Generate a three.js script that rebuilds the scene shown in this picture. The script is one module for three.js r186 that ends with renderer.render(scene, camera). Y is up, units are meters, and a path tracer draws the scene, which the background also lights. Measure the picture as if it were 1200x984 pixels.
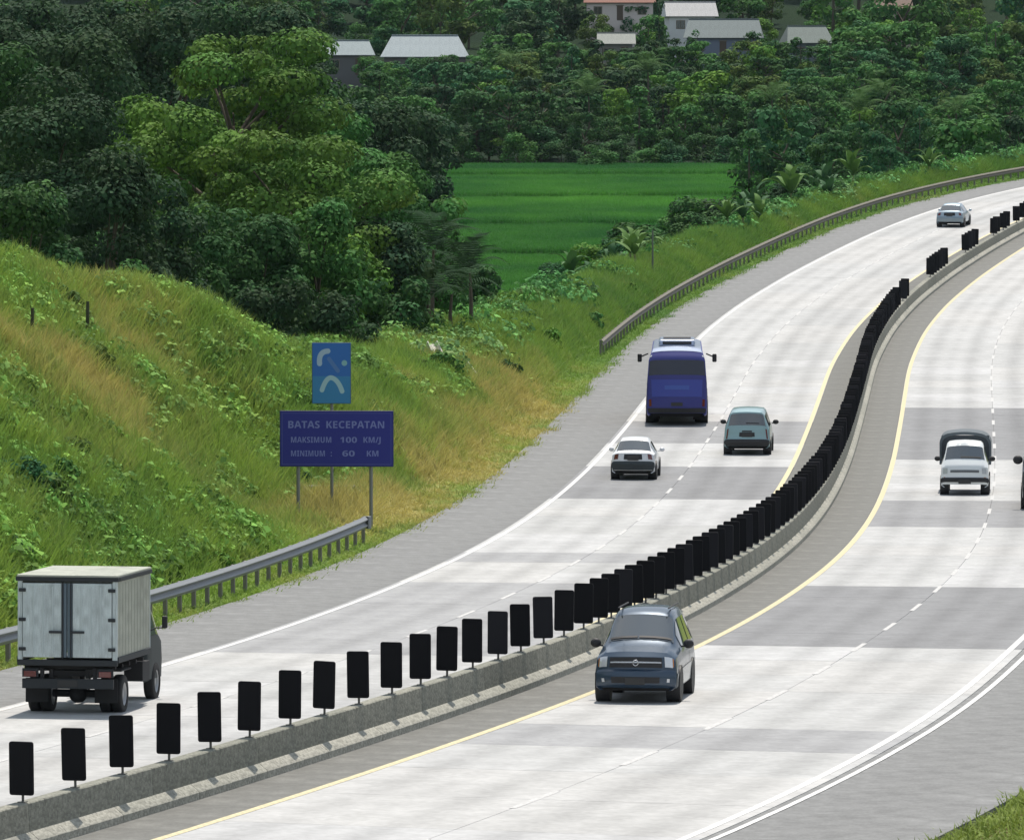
import * as THREE from 'three';
import { mergeGeometries, toCreasedNormals } from 'three/addons/utils/BufferGeometryUtils.js';
import { RoundedBoxGeometry } from 'three/addons/geometries/RoundedBoxGeometry.js';
import { ImprovedNoise } from 'three/addons/math/ImprovedNoise.js';

// ------------------------------------------------------------------ camera, sky, sun, exposure
const scene = new THREE.Scene();
const EYE = 17, FOCAL = 8500;                       // metres above the lowest point of the road; lens in pixels of a 1200 x 984 frame
const camera = new THREE.PerspectiveCamera(2 * Math.atan(492 / FOCAL) * 180 / Math.PI, 1200 / 984, 1, 6000);
camera.position.set(0, EYE, 0);
camera.rotation.set(-Math.atan(492 / FOCAL), 0, 0);
const sunDir = new THREE.Vector3(0.05, 0.92, -0.38).normalize(), SKY = 0.75;
{                                                    // hazy tropical daylight sky: pale at the horizon, soft blue overhead, a broad halo round the sun, thin cloud
  const W = 512, H = 256, data = new Float32Array(W * H * 4), v = new THREE.Vector3(), N = new ImprovedNoise();
  for (let j = 0; j < H; j++) for (let i = 0; i < W; i++) {
    const lat = ((j + 0.5) / H - 0.5) * Math.PI, lon = ((i + 0.5) / W - 0.5) * 2 * Math.PI;
    v.set(Math.cos(lat) * Math.cos(lon), Math.sin(lat), Math.cos(lat) * Math.sin(lon));
    const up = Math.max(0, v.y), t = Math.pow(up, 0.5), sunny = Math.max(0, v.dot(sunDir)), halo = 0.5 * Math.pow(sunny, 8) + 0.9 * Math.pow(sunny, 60);
    const q = 2.2 / (0.25 + up), cloud = Math.max(0, 0.15 + 0.6 * N.noise(v.x * q, v.z * q, 1.3) + 0.35 * N.noise(v.x * q * 2.3, v.z * q * 2.3, 5.1));
    const c = [0.74 - 0.42 * t, 0.78 - 0.34 * t, 0.82 - 0.2 * t];
    for (let k = 0; k < 3; k++) data[(j * W + i) * 4 + k] = (c[k] + (0.9 - c[k]) * Math.min(1, cloud) + halo * [1, 0.97, 0.9][k]) * SKY;
    data[(j * W + i) * 4 + 3] = 1;
  }
  const t = new THREE.DataTexture(data, W, H, THREE.RGBAFormat, THREE.FloatType);
  t.mapping = THREE.EquirectangularReflectionMapping; t.magFilter = t.minFilter = THREE.LinearFilter; t.needsUpdate = true;
  scene.background = t; scene.environment = t;
}
const sun = new THREE.DirectionalLight(0xfff6ea, 3.8);
sun.position.set(8, 2, -260).addScaledVector(sunDir, 400);
sun.target.position.set(8, 2, -260); sun.target.name = 'sun_target';
sun.name = 'sun'; sun.castShadow = true; sun.shadow.mapSize.set(4096, 4096);
Object.assign(sun.shadow.camera, { left: -160, right: 160, top: 260, bottom: -260, near: 10, far: 1200 });
sun.shadow.radius = 1.6;
scene.add(sun, sun.target);
const renderer = new THREE.WebGLRenderer({ antialias: true });
renderer.setSize(1024, 839);
renderer.toneMapping = THREE.LinearToneMapping;
renderer.toneMappingExposure = 1.32;
renderer.shadowMap.enabled = true;

// ------------------------------------------------------------------ small tools
function rng(seed) { let a = seed >>> 0; return () => { a = (a + 0x6D2B79F5) | 0; let t = Math.imul(a ^ (a >>> 15), 1 | a); t = (t + Math.imul(t ^ (t >>> 7), 61 | t)) ^ t; return ((t ^ (t >>> 14)) >>> 0) / 4294967296; }; }
const PN = new ImprovedNoise();
const noise = (x, y, z = 0.37) => PN.noise(x, y, z);
const fbm = (x, y, z = 0.37) => 0.55 * noise(x, y, z) + 0.28 * noise(x * 2.1, y * 2.1, z + 3) + 0.17 * noise(x * 4.3, y * 4.3, z + 7);
const clamp = (x, a, b) => Math.min(b, Math.max(a, x));
const lerp = (a, b, t) => a + (b - a) * t;
const smooth = (a, b, x) => { const t = clamp((x - a) / (b - a), 0, 1); return t * t * (3 - 2 * t); };
const taken = {};
function numbered(name) { const n = taken[name] = (taken[name] ?? -1) + 1; return n ? name + '_' + String(n).padStart(3, '0') : name; }
function tag(o, label, category, group) { o.userData.label = label; o.userData.category = category; if (group) o.userData.group = group; return o; }
function mesh(name, geometry, material, parent = scene) {
  const m = new THREE.Mesh(geometry, material);
  m.name = parent === scene ? numbered(name) : name;
  m.castShadow = m.receiveShadow = true; parent.add(m); return m;
}
function group(name, parent = scene) { const g = new THREE.Group(); g.name = parent === scene ? numbered(name) : name; parent.add(g); return g; }
function std(r, g, b, roughness = 0.8, metalness = 0, more = {}) { const m = new THREE.MeshStandardMaterial({ roughness, metalness, ...more }); m.color.setRGB(r, g, b); return m; }
function phys(r, g, b, more) { const m = new THREE.MeshPhysicalMaterial(more); m.color.setRGB(r, g, b); return m; }
// tileable grain textures
function tile(n, seed) { // periodic value noise
  const R = rng(seed), g = Array.from({ length: n * n }, R);
  return (u, v) => {
    const x = ((u % 1) + 1) % 1 * n, y = ((v % 1) + 1) % 1 * n, i = Math.floor(x), j = Math.floor(y), a = x - i, b = y - j;
    const s = a * a * (3 - 2 * a), t = b * b * (3 - 2 * b), at = (p, q) => g[(q % n) * n + (p % n)];
    return lerp(lerp(at(i, j), at(i + 1, j), s), lerp(at(i, j + 1), at(i + 1, j + 1), s), t);
  };
}
function texture(w, h, f, srgb = true) {
  const d = new Uint8Array(w * h * 4);
  for (let j = 0; j < h; j++) for (let i = 0; i < w; i++) {
    const c = f((i + 0.5) / w, (j + 0.5) / h), k = (j * w + i) * 4;
    for (let q = 0; q < 3; q++) d[k + q] = clamp(Math.round(255 * (Array.isArray(c) ? c[q] : c)), 0, 255);
    d[k + 3] = 255;
  }
  const t = new THREE.DataTexture(d, w, h);
  t.wrapS = t.wrapT = THREE.RepeatWrapping; t.magFilter = THREE.LinearFilter; t.minFilter = THREE.LinearMipmapLinearFilter; t.generateMipmaps = true;
  if (srgb) t.colorSpace = THREE.SRGBColorSpace;
  t.needsUpdate = true; return t;
}

// ------------------------------------------------------------------ the line of the road (metres; d = distance from the camera along its view)
function curve(pts, lo, hi, step, passes) {
  const n = Math.round((hi - lo) / step) + 1; let a = [];
  for (let i = 0, k = 0; i < n; i++) {
    const d = lo + i * step; while (k < pts.length - 2 && d > pts[k + 1][0]) k++;
    a.push(lerp(pts[k][1], pts[k + 1][1], (d - pts[k][0]) / (pts[k + 1][0] - pts[k][0])));
  }
  for (let p = 0; p < passes; p++) a = a.map((v, i) => (i && i < n - 1) ? (a[i - 1] + 2 * v + a[i + 1]) / 4 : v);
  return (d) => { const t = clamp((d - lo) / step, 0, n - 1.001), i = Math.floor(t), out = d > hi ? (d - hi) * (a[n - 1] - a[n - 2]) / step : d < lo ? (d - lo) * (a[1] - a[0]) / step : 0; return lerp(a[i], a[i + 1], t - i) + out; };
}
const lineX = curve([[60, -31], [100, -15.6], [122, -7.8], [134, -4.1], [150, -0.4], [165, 2.2], [182, 4.75], [202, 7.25], [220, 9.1], [240, 10.75], [262, 12.3], [299, 14.65], [330, 16.6], [357, 18.8], [382, 21.5], [405, 24.6], [430, 28.4], [455, 32.6], [479, 37.4], [498, 42.4], [515, 47.6], [540, 57], [570, 71], [620, 98]], 60, 620, 2, 30);
const lineY = curve([[60, 2.5], [122, 2.74], [135, 2.7], [145, 2.52], [157, 2.21], [172, 1.8], [190, 1.36], [210, 0.92], [233, 0.53], [259, 0.25], [287, 0.13], [317, 0.21], [350, 0.53], [386, 1.12], [426, 1.97], [473, 3.09], [530, 4.52], [620, 6.2]], 60, 620, 2, 30);
const heading = (d) => Math.atan((lineX(d + 2) - lineX(d - 2)) / 4);
const widen = (d) => 1.4 * (1 - smooth(116, 180, d));                // the right carriageway opens out towards the camera
function onRoad(d, u, lift = 0) { const h = heading(d); if (u > 1.6) u += widen(d) * Math.min(1, (u - 1.6) / 7.1); return new THREE.Vector3(lineX(d) + u * Math.cos(h), lineY(d) + lift, -d + u * Math.sin(h)); }
const offRoad = (x, d) => { const u = (x - lineX(d)) * Math.cos(heading(d)), w = widen(d); return u <= 1.6 ? u : u > 8.7 + w ? u - w : (u + w * 1.6 / 7.1) / (1 + w / 7.1); };   // sideways distance from the median, right positive
const stations = [0]; { let s = 0; for (let d = 61; d <= 640; d++) { s += onRoad(d, 0).distanceTo(onRoad(d - 1, 0)); stations.push(s); } }
function alongRoad(s) { let lo = 0, hi = stations.length - 1; while (hi - lo > 1) { const m = (lo + hi) >> 1; stations[m] <= s ? lo = m : hi = m; } return 60 + lo + clamp((s - stations[lo]) / (stations[hi] - stations[lo]), 0, 1); }
const lengthAt = (d) => { const i = clamp(Math.floor(d - 60), 0, stations.length - 2); return lerp(stations[i], stations[i + 1], d - 60 - i); };
const colX = (px, d) => (px - 600) * d / FOCAL;

// ------------------------------------------------------------------ the lie of the land
const capOf = curve([[0, 9.4], [212, 9.4], [232, 8.3], [245, 6.6], [256, 4.6], [268, 3.1], [300, 2.5], [340, 1.7], [385, 1.0], [430, 0.5], [700, 0.2]], 0, 700, 4, 4);
const bundAt = (x, d) => [505, 560, 628, 690].some((at) => Math.abs(d + 5 * noise(x * 0.02, at) - 0.08 * x - at - 0.6) < 1.6);
function lowLand(x, d) {
  let y = -1.9;
  y = lerp(y, -1.1, smooth(400, 440, d));
  for (const at of [505, 560, 628, 690]) y += 0.34 * smooth(at, at + 1.2, d + 5 * noise(x * 0.02, at) - 0.08 * x);
  if (d > 728) { const t = d - 728; y += 0.036 * Math.min(t, 280) + 0.1 * Math.max(0, t - 280) + 1.6 * smooth(0, 40, t) * fbm(x * 0.02, d * 0.02); }
  return y;
}
function ground(x, d) {
  const u = offRoad(x, Math.min(d, 640)), e = lineY(Math.min(d, 640));
  const lump = fbm(x * 0.28, d * 0.11, 4.2);
  const low = lowLand(x, d);
  if (u > -13.3 && u < 13.0) return e - 0.16;
  if (u >= 13.0) { const v = u - 13.0; return e - 0.16 + 0.14 * smooth(0, 0.6, v) + 0.05 * Math.min(v, 30) + lump * 0.25 * smooth(0.3, 2, v); }
  const v = -(u + 13.3), cap = capOf(d);
  const up = 0.77 * Math.max(0, v - 0.9 - 2.9 * smooth(204, 214, d) * (1 - smooth(236, 248, d))), rise = -Math.log(Math.exp(-1.6 * up) + Math.exp(-1.6 * cap)) / 1.6 + Math.log(1 + Math.exp(-1.6 * cap)) / 1.6;
  const base = e - 0.16 + 0.14 * smooth(0, 0.4, v);
  const hA = base + rise + 0.05 * Math.max(0, v - cap / 0.77);
  const hB = Math.max(low, base + rise - 0.55 * Math.max(0, v - cap / 0.77 - 2.4));
  const h = lerp(hA, hB, smooth(246, 266, d)) + lump * 0.9 * smooth(0.6, 4, v) * (d > 430 ? 0.25 : 1);
  if (d > 600) return lerp(h, low, smooth(600, 660, d));
  return h;
}
// what grows where: olive and straw patches on the slope, greener below
function turf(x, d, R) {
  const u = offRoad(x, Math.min(d, 640)), v = -(u + 13.3);
  let dry = 0.3 + 0.95 * fbm(x * 0.22 + 9, d * 0.09) + 0.4 * noise(x * 0.9, d * 0.5);
  if (u < 0 && d < 270) dry += 0.45 * Math.exp(-(((x + 13.5) / 5) ** 2) - (((d - 214) / 20) ** 2)) - 0.3 * Math.exp(-(((v - 3) / 3.2) ** 2) - (((d - 185) / 28) ** 2));
  if (u < 0 && d > 205) dry += (0.7 - 0.75 * smooth(290, 345, d)) * Math.exp(-(((v - 0.6) / 2.2) ** 2)) * smooth(205, 225, d) - 0.22 * smooth(300, 350, d);
  if (u > 0) dry += 0.25;
  dry = clamp(dry + (R ? 0.35 * (R() - 0.5) : 0), 0, 1);
  const deep = clamp(0.35 + 0.45 * smooth(310, 360, d) + 0.9 * fbm(x * 0.35 + 40, d * 0.2), 0, 1);
  const green = [lerp(0.28, 0.14, deep), lerp(0.41, 0.28, deep), lerp(0.07, 0.056, deep)], gold = [0.50, 0.44, 0.15];
  return green.map((g, i) => lerp(g, gold[i], dry * dry * 0.95));
}
{
  const ds = [-2500, -1600, -1000, -700, -500, -350, -240, -160, -100]; for (let d = -60; d < 100; d += 20) ds.push(d); for (let d = 100; d < 345; d += 1.5) ds.push(d); for (let d = 345; d < 730; d += 3) ds.push(d); for (let d = 730; d < 1100; d += 10) ds.push(d); for (let d = 1100; d <= 3600; d += 125) ds.push(d);
  const us = []; for (let u = -1500; u < -120; u += 120) us.push(u); for (let u = -120; u < -45; u += 5) us.push(u); for (let u = -45; u < -12; u += 0.75) us.push(u); us.push(-11, 0, 11.5, 12.8); for (let u = 13.05; u < 20; u += 0.7) us.push(u); for (let u = 20; u < 60; u += 5) us.push(u); for (let u = 60; u <= 1500; u += 120) us.push(u);
  const pos = [], col = [], uv = [], idx = [];
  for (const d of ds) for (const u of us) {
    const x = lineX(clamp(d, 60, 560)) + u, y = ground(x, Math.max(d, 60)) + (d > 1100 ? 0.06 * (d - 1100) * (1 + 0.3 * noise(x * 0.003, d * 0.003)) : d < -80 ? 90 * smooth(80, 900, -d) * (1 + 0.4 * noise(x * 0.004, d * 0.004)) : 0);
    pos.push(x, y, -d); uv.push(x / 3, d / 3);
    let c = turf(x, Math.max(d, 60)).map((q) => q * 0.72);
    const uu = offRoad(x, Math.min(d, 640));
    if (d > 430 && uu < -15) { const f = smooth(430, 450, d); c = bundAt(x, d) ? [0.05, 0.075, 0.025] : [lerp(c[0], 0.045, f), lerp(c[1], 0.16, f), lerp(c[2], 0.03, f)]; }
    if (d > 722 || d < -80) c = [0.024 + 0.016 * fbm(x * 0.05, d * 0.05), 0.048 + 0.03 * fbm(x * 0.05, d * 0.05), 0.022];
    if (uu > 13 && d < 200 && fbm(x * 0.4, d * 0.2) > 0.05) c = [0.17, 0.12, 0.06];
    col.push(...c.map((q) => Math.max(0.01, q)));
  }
  const W = us.length;
  for (let i = 0; i < ds.length - 1; i++) for (let j = 0; j < W - 1; j++) { const a = i * W + j; idx.push(a, a + 1, a + W, a + 1, a + W + 1, a + W); }
  const g = new THREE.BufferGeometry();
  g.setAttribute('position', new THREE.Float32BufferAttribute(pos, 3)); g.setAttribute('color', new THREE.Float32BufferAttribute(col, 3)); g.setAttribute('uv', new THREE.Float32BufferAttribute(uv, 2));
  g.setIndex(idx); g.computeVertexNormals();
  const a = tile(16, 5), b = tile(64, 6), t = texture(256, 256, (u, v) => 0.62 + 0.2 * a(u, v) + 0.18 * b(u, v));
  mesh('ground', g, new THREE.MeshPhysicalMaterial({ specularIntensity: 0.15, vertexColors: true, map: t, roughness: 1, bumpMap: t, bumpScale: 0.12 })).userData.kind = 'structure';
}

// ------------------------------------------------------------------ road
function strip(d0, d1, u0, u1, top, thick, step, uvScale = 1) {          // a slab that follows the road, sides included
  const n = Math.max(1, Math.ceil((d1 - d0) / step)), pos = [], uv = [], idx = [], s0 = lengthAt(d0);
  for (let i = 0; i <= n; i++) {
    const d = lerp(d0, d1, i / n), s = lengthAt(d);
    for (const [u, y] of [[u0, top - thick], [u0, top], [u1, top], [u1, top - thick]]) { const p = onRoad(d, u, y); pos.push(p.x, p.y, p.z); uv.push(u / uvScale, s / uvScale); }
  }
  for (let i = 0; i < n; i++) for (let k = 0; k < 3; k++) { const a = i * 4 + k; idx.push(a, a + 1, a + 4, a + 1, a + 5, a + 4); }
  idx.push(0, 3, 1, 1, 3, 2); const e = n * 4; idx.push(e, e + 1, e + 3, e + 1, e + 2, e + 3);
  let g = new THREE.BufferGeometry();
  g.setAttribute('position', new THREE.Float32BufferAttribute(pos, 3)); g.setAttribute('uv', new THREE.Float32BufferAttribute(uv, 2)); g.setIndex(idx);
  g = g.toNonIndexed(); g.computeVertexNormals(); return g;
}
const n8 = tile(8, 11), n24 = tile(24, 12), n96 = tile(96, 13), n5 = tile(5, 14);
const concreteMap = texture(512, 1024, (u, v) => {                         // one tile = a carriageway across by 30 m along: wheel tracks and stains
  const lane = (u * 2) % 1, track = Math.exp(-(((lane - 0.26) / 0.1) ** 2)) + Math.exp(-(((lane - 0.74) / 0.1) ** 2));
  const g = 0.90 + 0.05 * (n8(u, v) - 0.5) + 0.04 * (n8(u, v * 4) - 0.5) + 0.05 * (n24(u, v * 4) - 0.5) + 0.07 * (n96(u, v * 4) - 0.5) - 0.085 * track * (0.75 + 0.4 * n5(u * 2, v)) - 0.04 * Math.exp(-(((lane - 0.5) / 0.07) ** 2)) - 0.16 * Math.max(0, n24(u * 2, v * 6) - 0.8) * n8(v, u);
  return [g, g, g * 0.997];
});
const asphaltMap = texture(512, 512, (u, v) => { const g = 0.80 + 0.10 * (n8(u, v) - 0.5) + 0.08 * (n24(u, v) - 0.5) + 0.09 * (n96(u, v) - 0.5); return [g, g, g * 0.99]; });
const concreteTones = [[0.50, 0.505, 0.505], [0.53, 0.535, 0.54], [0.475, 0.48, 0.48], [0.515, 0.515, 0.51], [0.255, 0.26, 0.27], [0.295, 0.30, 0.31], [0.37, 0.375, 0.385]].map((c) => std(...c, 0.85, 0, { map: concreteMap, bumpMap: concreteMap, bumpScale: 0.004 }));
const SEAM = 0.012;
function carriageway(u0, u1, grey) {
  const R = rng(u0 > 0 ? 21 : 22), mid = (u0 + u1) / 2, road = group('road'); road.userData.kind = 'structure';
  road.userData.label = u0 > 0 ? 'pale concrete carriageway right of the median, traffic coming nearer' : 'pale concrete carriageway left of the median, traffic going away';
  let s = lengthAt(84), k = 0;
  while (true) {
    const L = s < lengthAt(330) ? 5 : 14, d0 = alongRoad(s), d1 = alongRoad(s + L - SEAM); if (d1 > 615) break;
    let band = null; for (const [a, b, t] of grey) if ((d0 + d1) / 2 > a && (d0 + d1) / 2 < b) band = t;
    for (const [a, b] of [[u0, mid - SEAM / 2], [mid + SEAM / 2, u1]]) {
      const lift = (R() - 0.5) * 0.003;
      const tone = band ?? Math.floor(R() * 4);
      const g = strip(d0, d1, a, b, lift, 0.2, 2.6); const uv = g.attributes.uv; for (let i = 0; i < uv.count; i++) uv.setXY(i, (uv.getX(i) - u0) / (u1 - u0), uv.getY(i) / 30.4);
      mesh('slab', g, concreteTones[tone], road);
    }
    s += L; k++;
  }
  return road;
}
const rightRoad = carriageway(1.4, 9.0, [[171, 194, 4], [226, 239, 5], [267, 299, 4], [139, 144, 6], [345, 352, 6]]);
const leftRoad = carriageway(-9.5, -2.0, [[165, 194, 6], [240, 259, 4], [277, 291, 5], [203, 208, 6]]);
function plain(name, d0, d1, u0, u1, top, thick, m, label) { const o = mesh(name, strip(d0, d1, u0, u1, top, thick, 3, 4), m); o.userData.kind = 'structure'; o.userData.label = label; return o; }
const shoulderMat = std(0.285, 0.29, 0.295, 0.9, 0, { map: asphaltMap, bumpMap: asphaltMap, bumpScale: 0.006 });
const innerMat = std(0.235, 0.235, 0.222, 0.92, 0, { map: asphaltMap, bumpMap: asphaltMap, bumpScale: 0.006 });
plain('road_base', 62, 630, -12.2, 12.6, -0.03, 0.2, std(0.12, 0.12, 0.12, 1), 'dark base layer under the concrete slabs');
plain('shoulder', 64, 628, -12.45, -9.51, -0.006, 0.15, shoulderMat, 'grey outer shoulder along the grassy left verge');
plain('shoulder', 64, 628, 9.01, 12.8, -0.006, 0.15, shoulderMat, 'grey outer shoulder beside the grass corner at the lower right');
plain('median_shoulder', 64, 628, -1.99, -0.64, -0.006, 0.15, innerMat, 'brownish grey strip between the median wall and the yellow line of the left carriageway');
plain('median_shoulder', 64, 628, 0.02, 1.39, -0.006, 0.15, innerMat, 'brownish grey strip between the median wall and the yellow line of the right carriageway');
const paintMap = texture(128, 128, (u, v) => 0.82 + 0.14 * n24(u, v) + 0.1 * (n96(u, v) - 0.5));
const white = std(0.74, 0.74, 0.73, 0.7, 0, { map: paintMap }), worn = std(0.6, 0.6, 0.59, 0.75, 0, { map: paintMap }), yellow = std(0.68, 0.61, 0.38, 0.75, 0, { map: paintMap });
const lift = 0.006;
for (const [road, u, w, m, n] of [[rightRoad, 1.5, 0.17, yellow, 'yellow_line'], [rightRoad, 8.72, 0.15, white, 'edge_line'], [rightRoad, 9.22, 0.12, white, 'edge_line'], [leftRoad, -2.1, 0.17, yellow, 'yellow_line'], [leftRoad, -9.3, 0.15, white, 'edge_line']])
  mesh(n, strip(86, 610, u - w / 2, u + w / 2, lift, 0.003, 3), m, road);
for (const [road, u, off] of [[rightRoad, 5.2, 2], [leftRoad, -5.75, 5]])
  for (let s = lengthAt(90) + off; s < lengthAt(600); s += 8) mesh('lane_dash', strip(alongRoad(s), alongRoad(s + 3), u - 0.055, u + 0.055, lift, 0.003, 3), worn, road);

// ------------------------------------------------------------------ median wall and its anti-glare panels
const wallMap = texture(512, 256, (u, v) => {
  const streak = n96(u, 0.3) * n24(u, v * 0.3 + 0.2); const g = 0.86 + 0.22 * (n24(u * 2, v) - 0.5) + 0.14 * (n96(u, v) - 0.5) - 0.5 * Math.max(0, streak - 0.42) * (0.5 + n8(u, v));
  return [g, g * 0.995, g * 0.965];
});
const wallMats = [[0.29, 0.295, 0.265], [0.32, 0.32, 0.285], [0.265, 0.27, 0.24]].map((c) => std(...c, 0.92, 0, { map: wallMap, bumpMap: wallMap, bumpScale: 0.008 }));
const WALL = [[0.165, 0.1], [0.16, 0.3], [0.13, 0.73], [0.11, 0.75], [-0.11, 0.75], [-0.13, 0.73], [-0.16, 0.3], [-0.165, 0.1]], PLINTH = [[0.33, -0.1], [0.33, 0.12], [0.31, 0.15], [0.155, 0.27], [-0.155, 0.27], [-0.31, 0.15], [-0.33, 0.12], [-0.33, -0.1]];
const plinthMats = [[0.42, 0.42, 0.385], [0.46, 0.455, 0.42], [0.39, 0.39, 0.36]].map((c) => std(...c, 0.92, 0, { map: wallMap, bumpMap: wallMap, bumpScale: 0.008 }));
function sweep(profile, d0, d1, u, step, side = 1, lengthUv = 3) {       // profile [across, up] carried along the road
  const n = Math.max(1, Math.ceil((d1 - d0) / step)), pos = [], uv = [], idx = [], N = profile.length; let arc = [0];
  for (let k = 1; k < N; k++) arc.push(arc[k - 1] + Math.hypot(profile[k][0] - profile[k - 1][0], profile[k][1] - profile[k - 1][1]));
  for (let i = 0; i <= n; i++) { const d = lerp(d0, d1, i / n); profile.forEach(([a, y], k) => { const p = onRoad(d, u + side * a, y); pos.push(p.x, p.y, p.z); uv.push(lengthAt(d) / lengthUv, arc[k]); }); }
  for (let i = 0; i < n; i++) for (let k = 0; k < N - 1; k++) { const a = i * N + k; idx.push(a, a + N, a + 1, a + 1, a + N, a + N + 1); }
  for (const f of THREE.ShapeUtils.triangulateShape(profile.map(([a, y]) => new THREE.Vector2(a, y)), [])) { idx.push(f[0], f[1], f[2]); idx.push(n * N + f[0], n * N + f[2], n * N + f[1]); }
  let g = new THREE.BufferGeometry(); g.setAttribute('position', new THREE.Float32BufferAttribute(pos, 3)); g.setAttribute('uv', new THREE.Float32BufferAttribute(uv, 2)); g.setIndex(idx);
  return toCreasedNormals(g, 0.5);
}
const median = group('median_barrier'); tag(median, 'grey weathered concrete median wall winding between the two carriageways', 'barrier');
{ const R = rng(31); for (let s = lengthAt(88); s < lengthAt(606); s += 6) mesh('wall_segment', sweep(WALL, alongRoad(s), alongRoad(s + 5.985), -0.31, 2), wallMats[Math.floor(R() * 3)], median); for (let s = lengthAt(88); s < lengthAt(606); s += 4) mesh('plinth_segment', sweep(PLINTH, alongRoad(s), alongRoad(s + 3.98), -0.31, 2), plinthMats[Math.floor(R() * 3)], median); }
{
  const black = phys(0.007, 0.007, 0.009, { roughness: 0.85, specularIntensity: 0.35 }), steel = std(0.12, 0.12, 0.115, 0.6, 0.5);
  const shape = new THREE.Shape(); const w = 0.212, h = 0.9, r = 0.04;
  shape.moveTo(-w + r, 0); shape.lineTo(w - r, 0); shape.quadraticCurveTo(w, 0, w, r); shape.lineTo(w, h - r); shape.quadraticCurveTo(w, h, w - r, h); shape.lineTo(-w + r, h); shape.quadraticCurveTo(-w, h, -w, h - r); shape.lineTo(-w, r); shape.quadraticCurveTo(-w, 0, -w + r, 0);
  const plate = new THREE.ExtrudeGeometry(shape, { depth: 0.035, bevelEnabled: true, bevelSize: 0.006, bevelThickness: 0.006, bevelSegments: 1, curveSegments: 3 }); plate.translate(0, 0.13, -0.018);
  const postG = mergeGeometries([new THREE.CylinderGeometry(0.024, 0.024, 0.3, 8).translate(0, 0.15, -0.05).toNonIndexed(), new THREE.BoxGeometry(0.14, 0.014, 0.12).translate(0, 0.008, -0.03).toNonIndexed()]);
  const blacks = [black, phys(0.010, 0.010, 0.012, { roughness: 0.9, specularIntensity: 0.35 }), phys(0.012, 0.012, 0.016, { roughness: 0.7, specularIntensity: 0.4 })];
  const proto = group('anti_glare_panel'); mesh('panel', plate, black, proto); mesh('post', postG, steel, proto);
  const seen = [22, 84, 140, 195, 244, 290, 338, 378, 419, 458, 492, 523, 553, 583, 610, 637, 661, 684];
  const words = ['first', 'second', 'third', 'fourth', 'fifth', 'sixth', 'seventh', 'eighth', 'ninth', 'tenth', 'eleventh', 'twelfth', 'thirteenth', 'fourteenth', 'fifteenth', 'sixteenth', 'seventeenth', 'eighteenth'];
  const spots = []; const px = (d) => { const p = onRoad(d, -0.31); return 600 + FOCAL * p.x / d; };
  for (const s of seen) { let a = 100, b = 220; for (let k = 0; k < 40; k++) { const m = (a + b) / 2; px(m) < s ? a = m : b = m; } spots.push(a); }
  const R = rng(41), kept = [[0, 1052], [1058, 1062], [1090, 1110], [1131, 1146], [1164, 1169], [1176, 1181], [1188, 1192], [1199, 1230]];
  for (let s = lengthAt(spots[17]) + 2.3; ; s += 2.0) { const d = alongRoad(s); if (px(d) > 1215) break; if (kept.some(([a, b]) => px(d) >= a && px(d) <= b)) spots.push(d); }
  spots.forEach((d, i) => {
    const o = i ? proto.clone() : proto; if (i) { o.name = numbered('anti_glare_panel'); scene.add(o); }
    o.position.copy(onRoad(d, -0.31, 0.75)); o.rotation.set((R() - 0.5) * 0.07, -heading(d) + (R() - 0.5) * 0.2, (R() - 0.5) * 0.05);
    const p = px(d); o.children[0].material = blacks[Math.floor(R() * 3)];
    tag(o, i < 18 ? `black anti-glare panel on the median wall, ${words[i]} from the photo's left edge` : p < 940 ? 'black anti-glare panel overlapping its neighbours on the median between the near car and the bend' : p < 1053 ? 'black anti-glare panel overlapping its neighbours on the median where the wall bends' : 'small black anti-glare panel on the far median beyond the first gap', 'anti-glare panel', 'anti-glare panels on the median wall');
  });
}

// ------------------------------------------------------------------ guard rails
const galv = std(0.24, 0.255, 0.265, 0.6, 0.4), galvOld = std(0.2, 0.185, 0.15, 0.75, 0.3), railPost = std(0.2, 0.19, 0.165, 0.75, 0.3);
const BEAM = []; for (let k = 0; k <= 12; k++) { const t = k / 12; BEAM.push([-0.045 * Math.cos(t * Math.PI * 4) + 0.0, 0.42 + 0.36 * t]); } for (let k = 12; k >= 0; k--) { const t = k / 12; BEAM.push([-0.045 * Math.cos(t * Math.PI * 4) - 0.012, 0.42 + 0.36 * t]); }
function guardRail(d0, d1, u, beam, label, L = 4) {
  const g = group('guard_rail'); tag(g, label, 'guard rail');
  const post = new RoundedBoxGeometry(0.1, 0.95, 0.14, 1, 0.012).translate(-0.1, 0.3, 0), block = new THREE.BoxGeometry(0.09, 0.3, 0.12).translate(-0.14, 0.6, 0);
  const sA = lengthAt(d0), sB = lengthAt(d1);
  for (let s = sA; s < sB - 0.1; s += L) mesh('beam', sweep(BEAM, alongRoad(s), alongRoad(Math.min(sB, s + L - 0.01)), u, 2), beam, g);
  for (let s = sA + 0.15; s < sB; s += 2) { const d = alongRoad(s), p = onRoad(d, u, 0); const m = mesh('post', post, railPost, g); m.position.copy(p); m.rotation.y = -heading(d); }
  { const d = alongRoad(sB), m = mesh('end_terminal', new THREE.CylinderGeometry(0.13, 0.13, 0.36, 12, 1, false, 0, Math.PI * 1.3).translate(0.0, 0.6, 0), beam, g); m.position.copy(onRoad(d, u, 0)); m.rotation.y = -heading(d) + 0.4; }
  return g;
}
guardRail(120, 214.5, -12.9, galv, 'grey steel guard rail beside the box truck, ending below the blue sign');
guardRail(337, 560, -13.0, galvOld, 'weathered brownish guard rail following the far outer bend past the bus');

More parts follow.
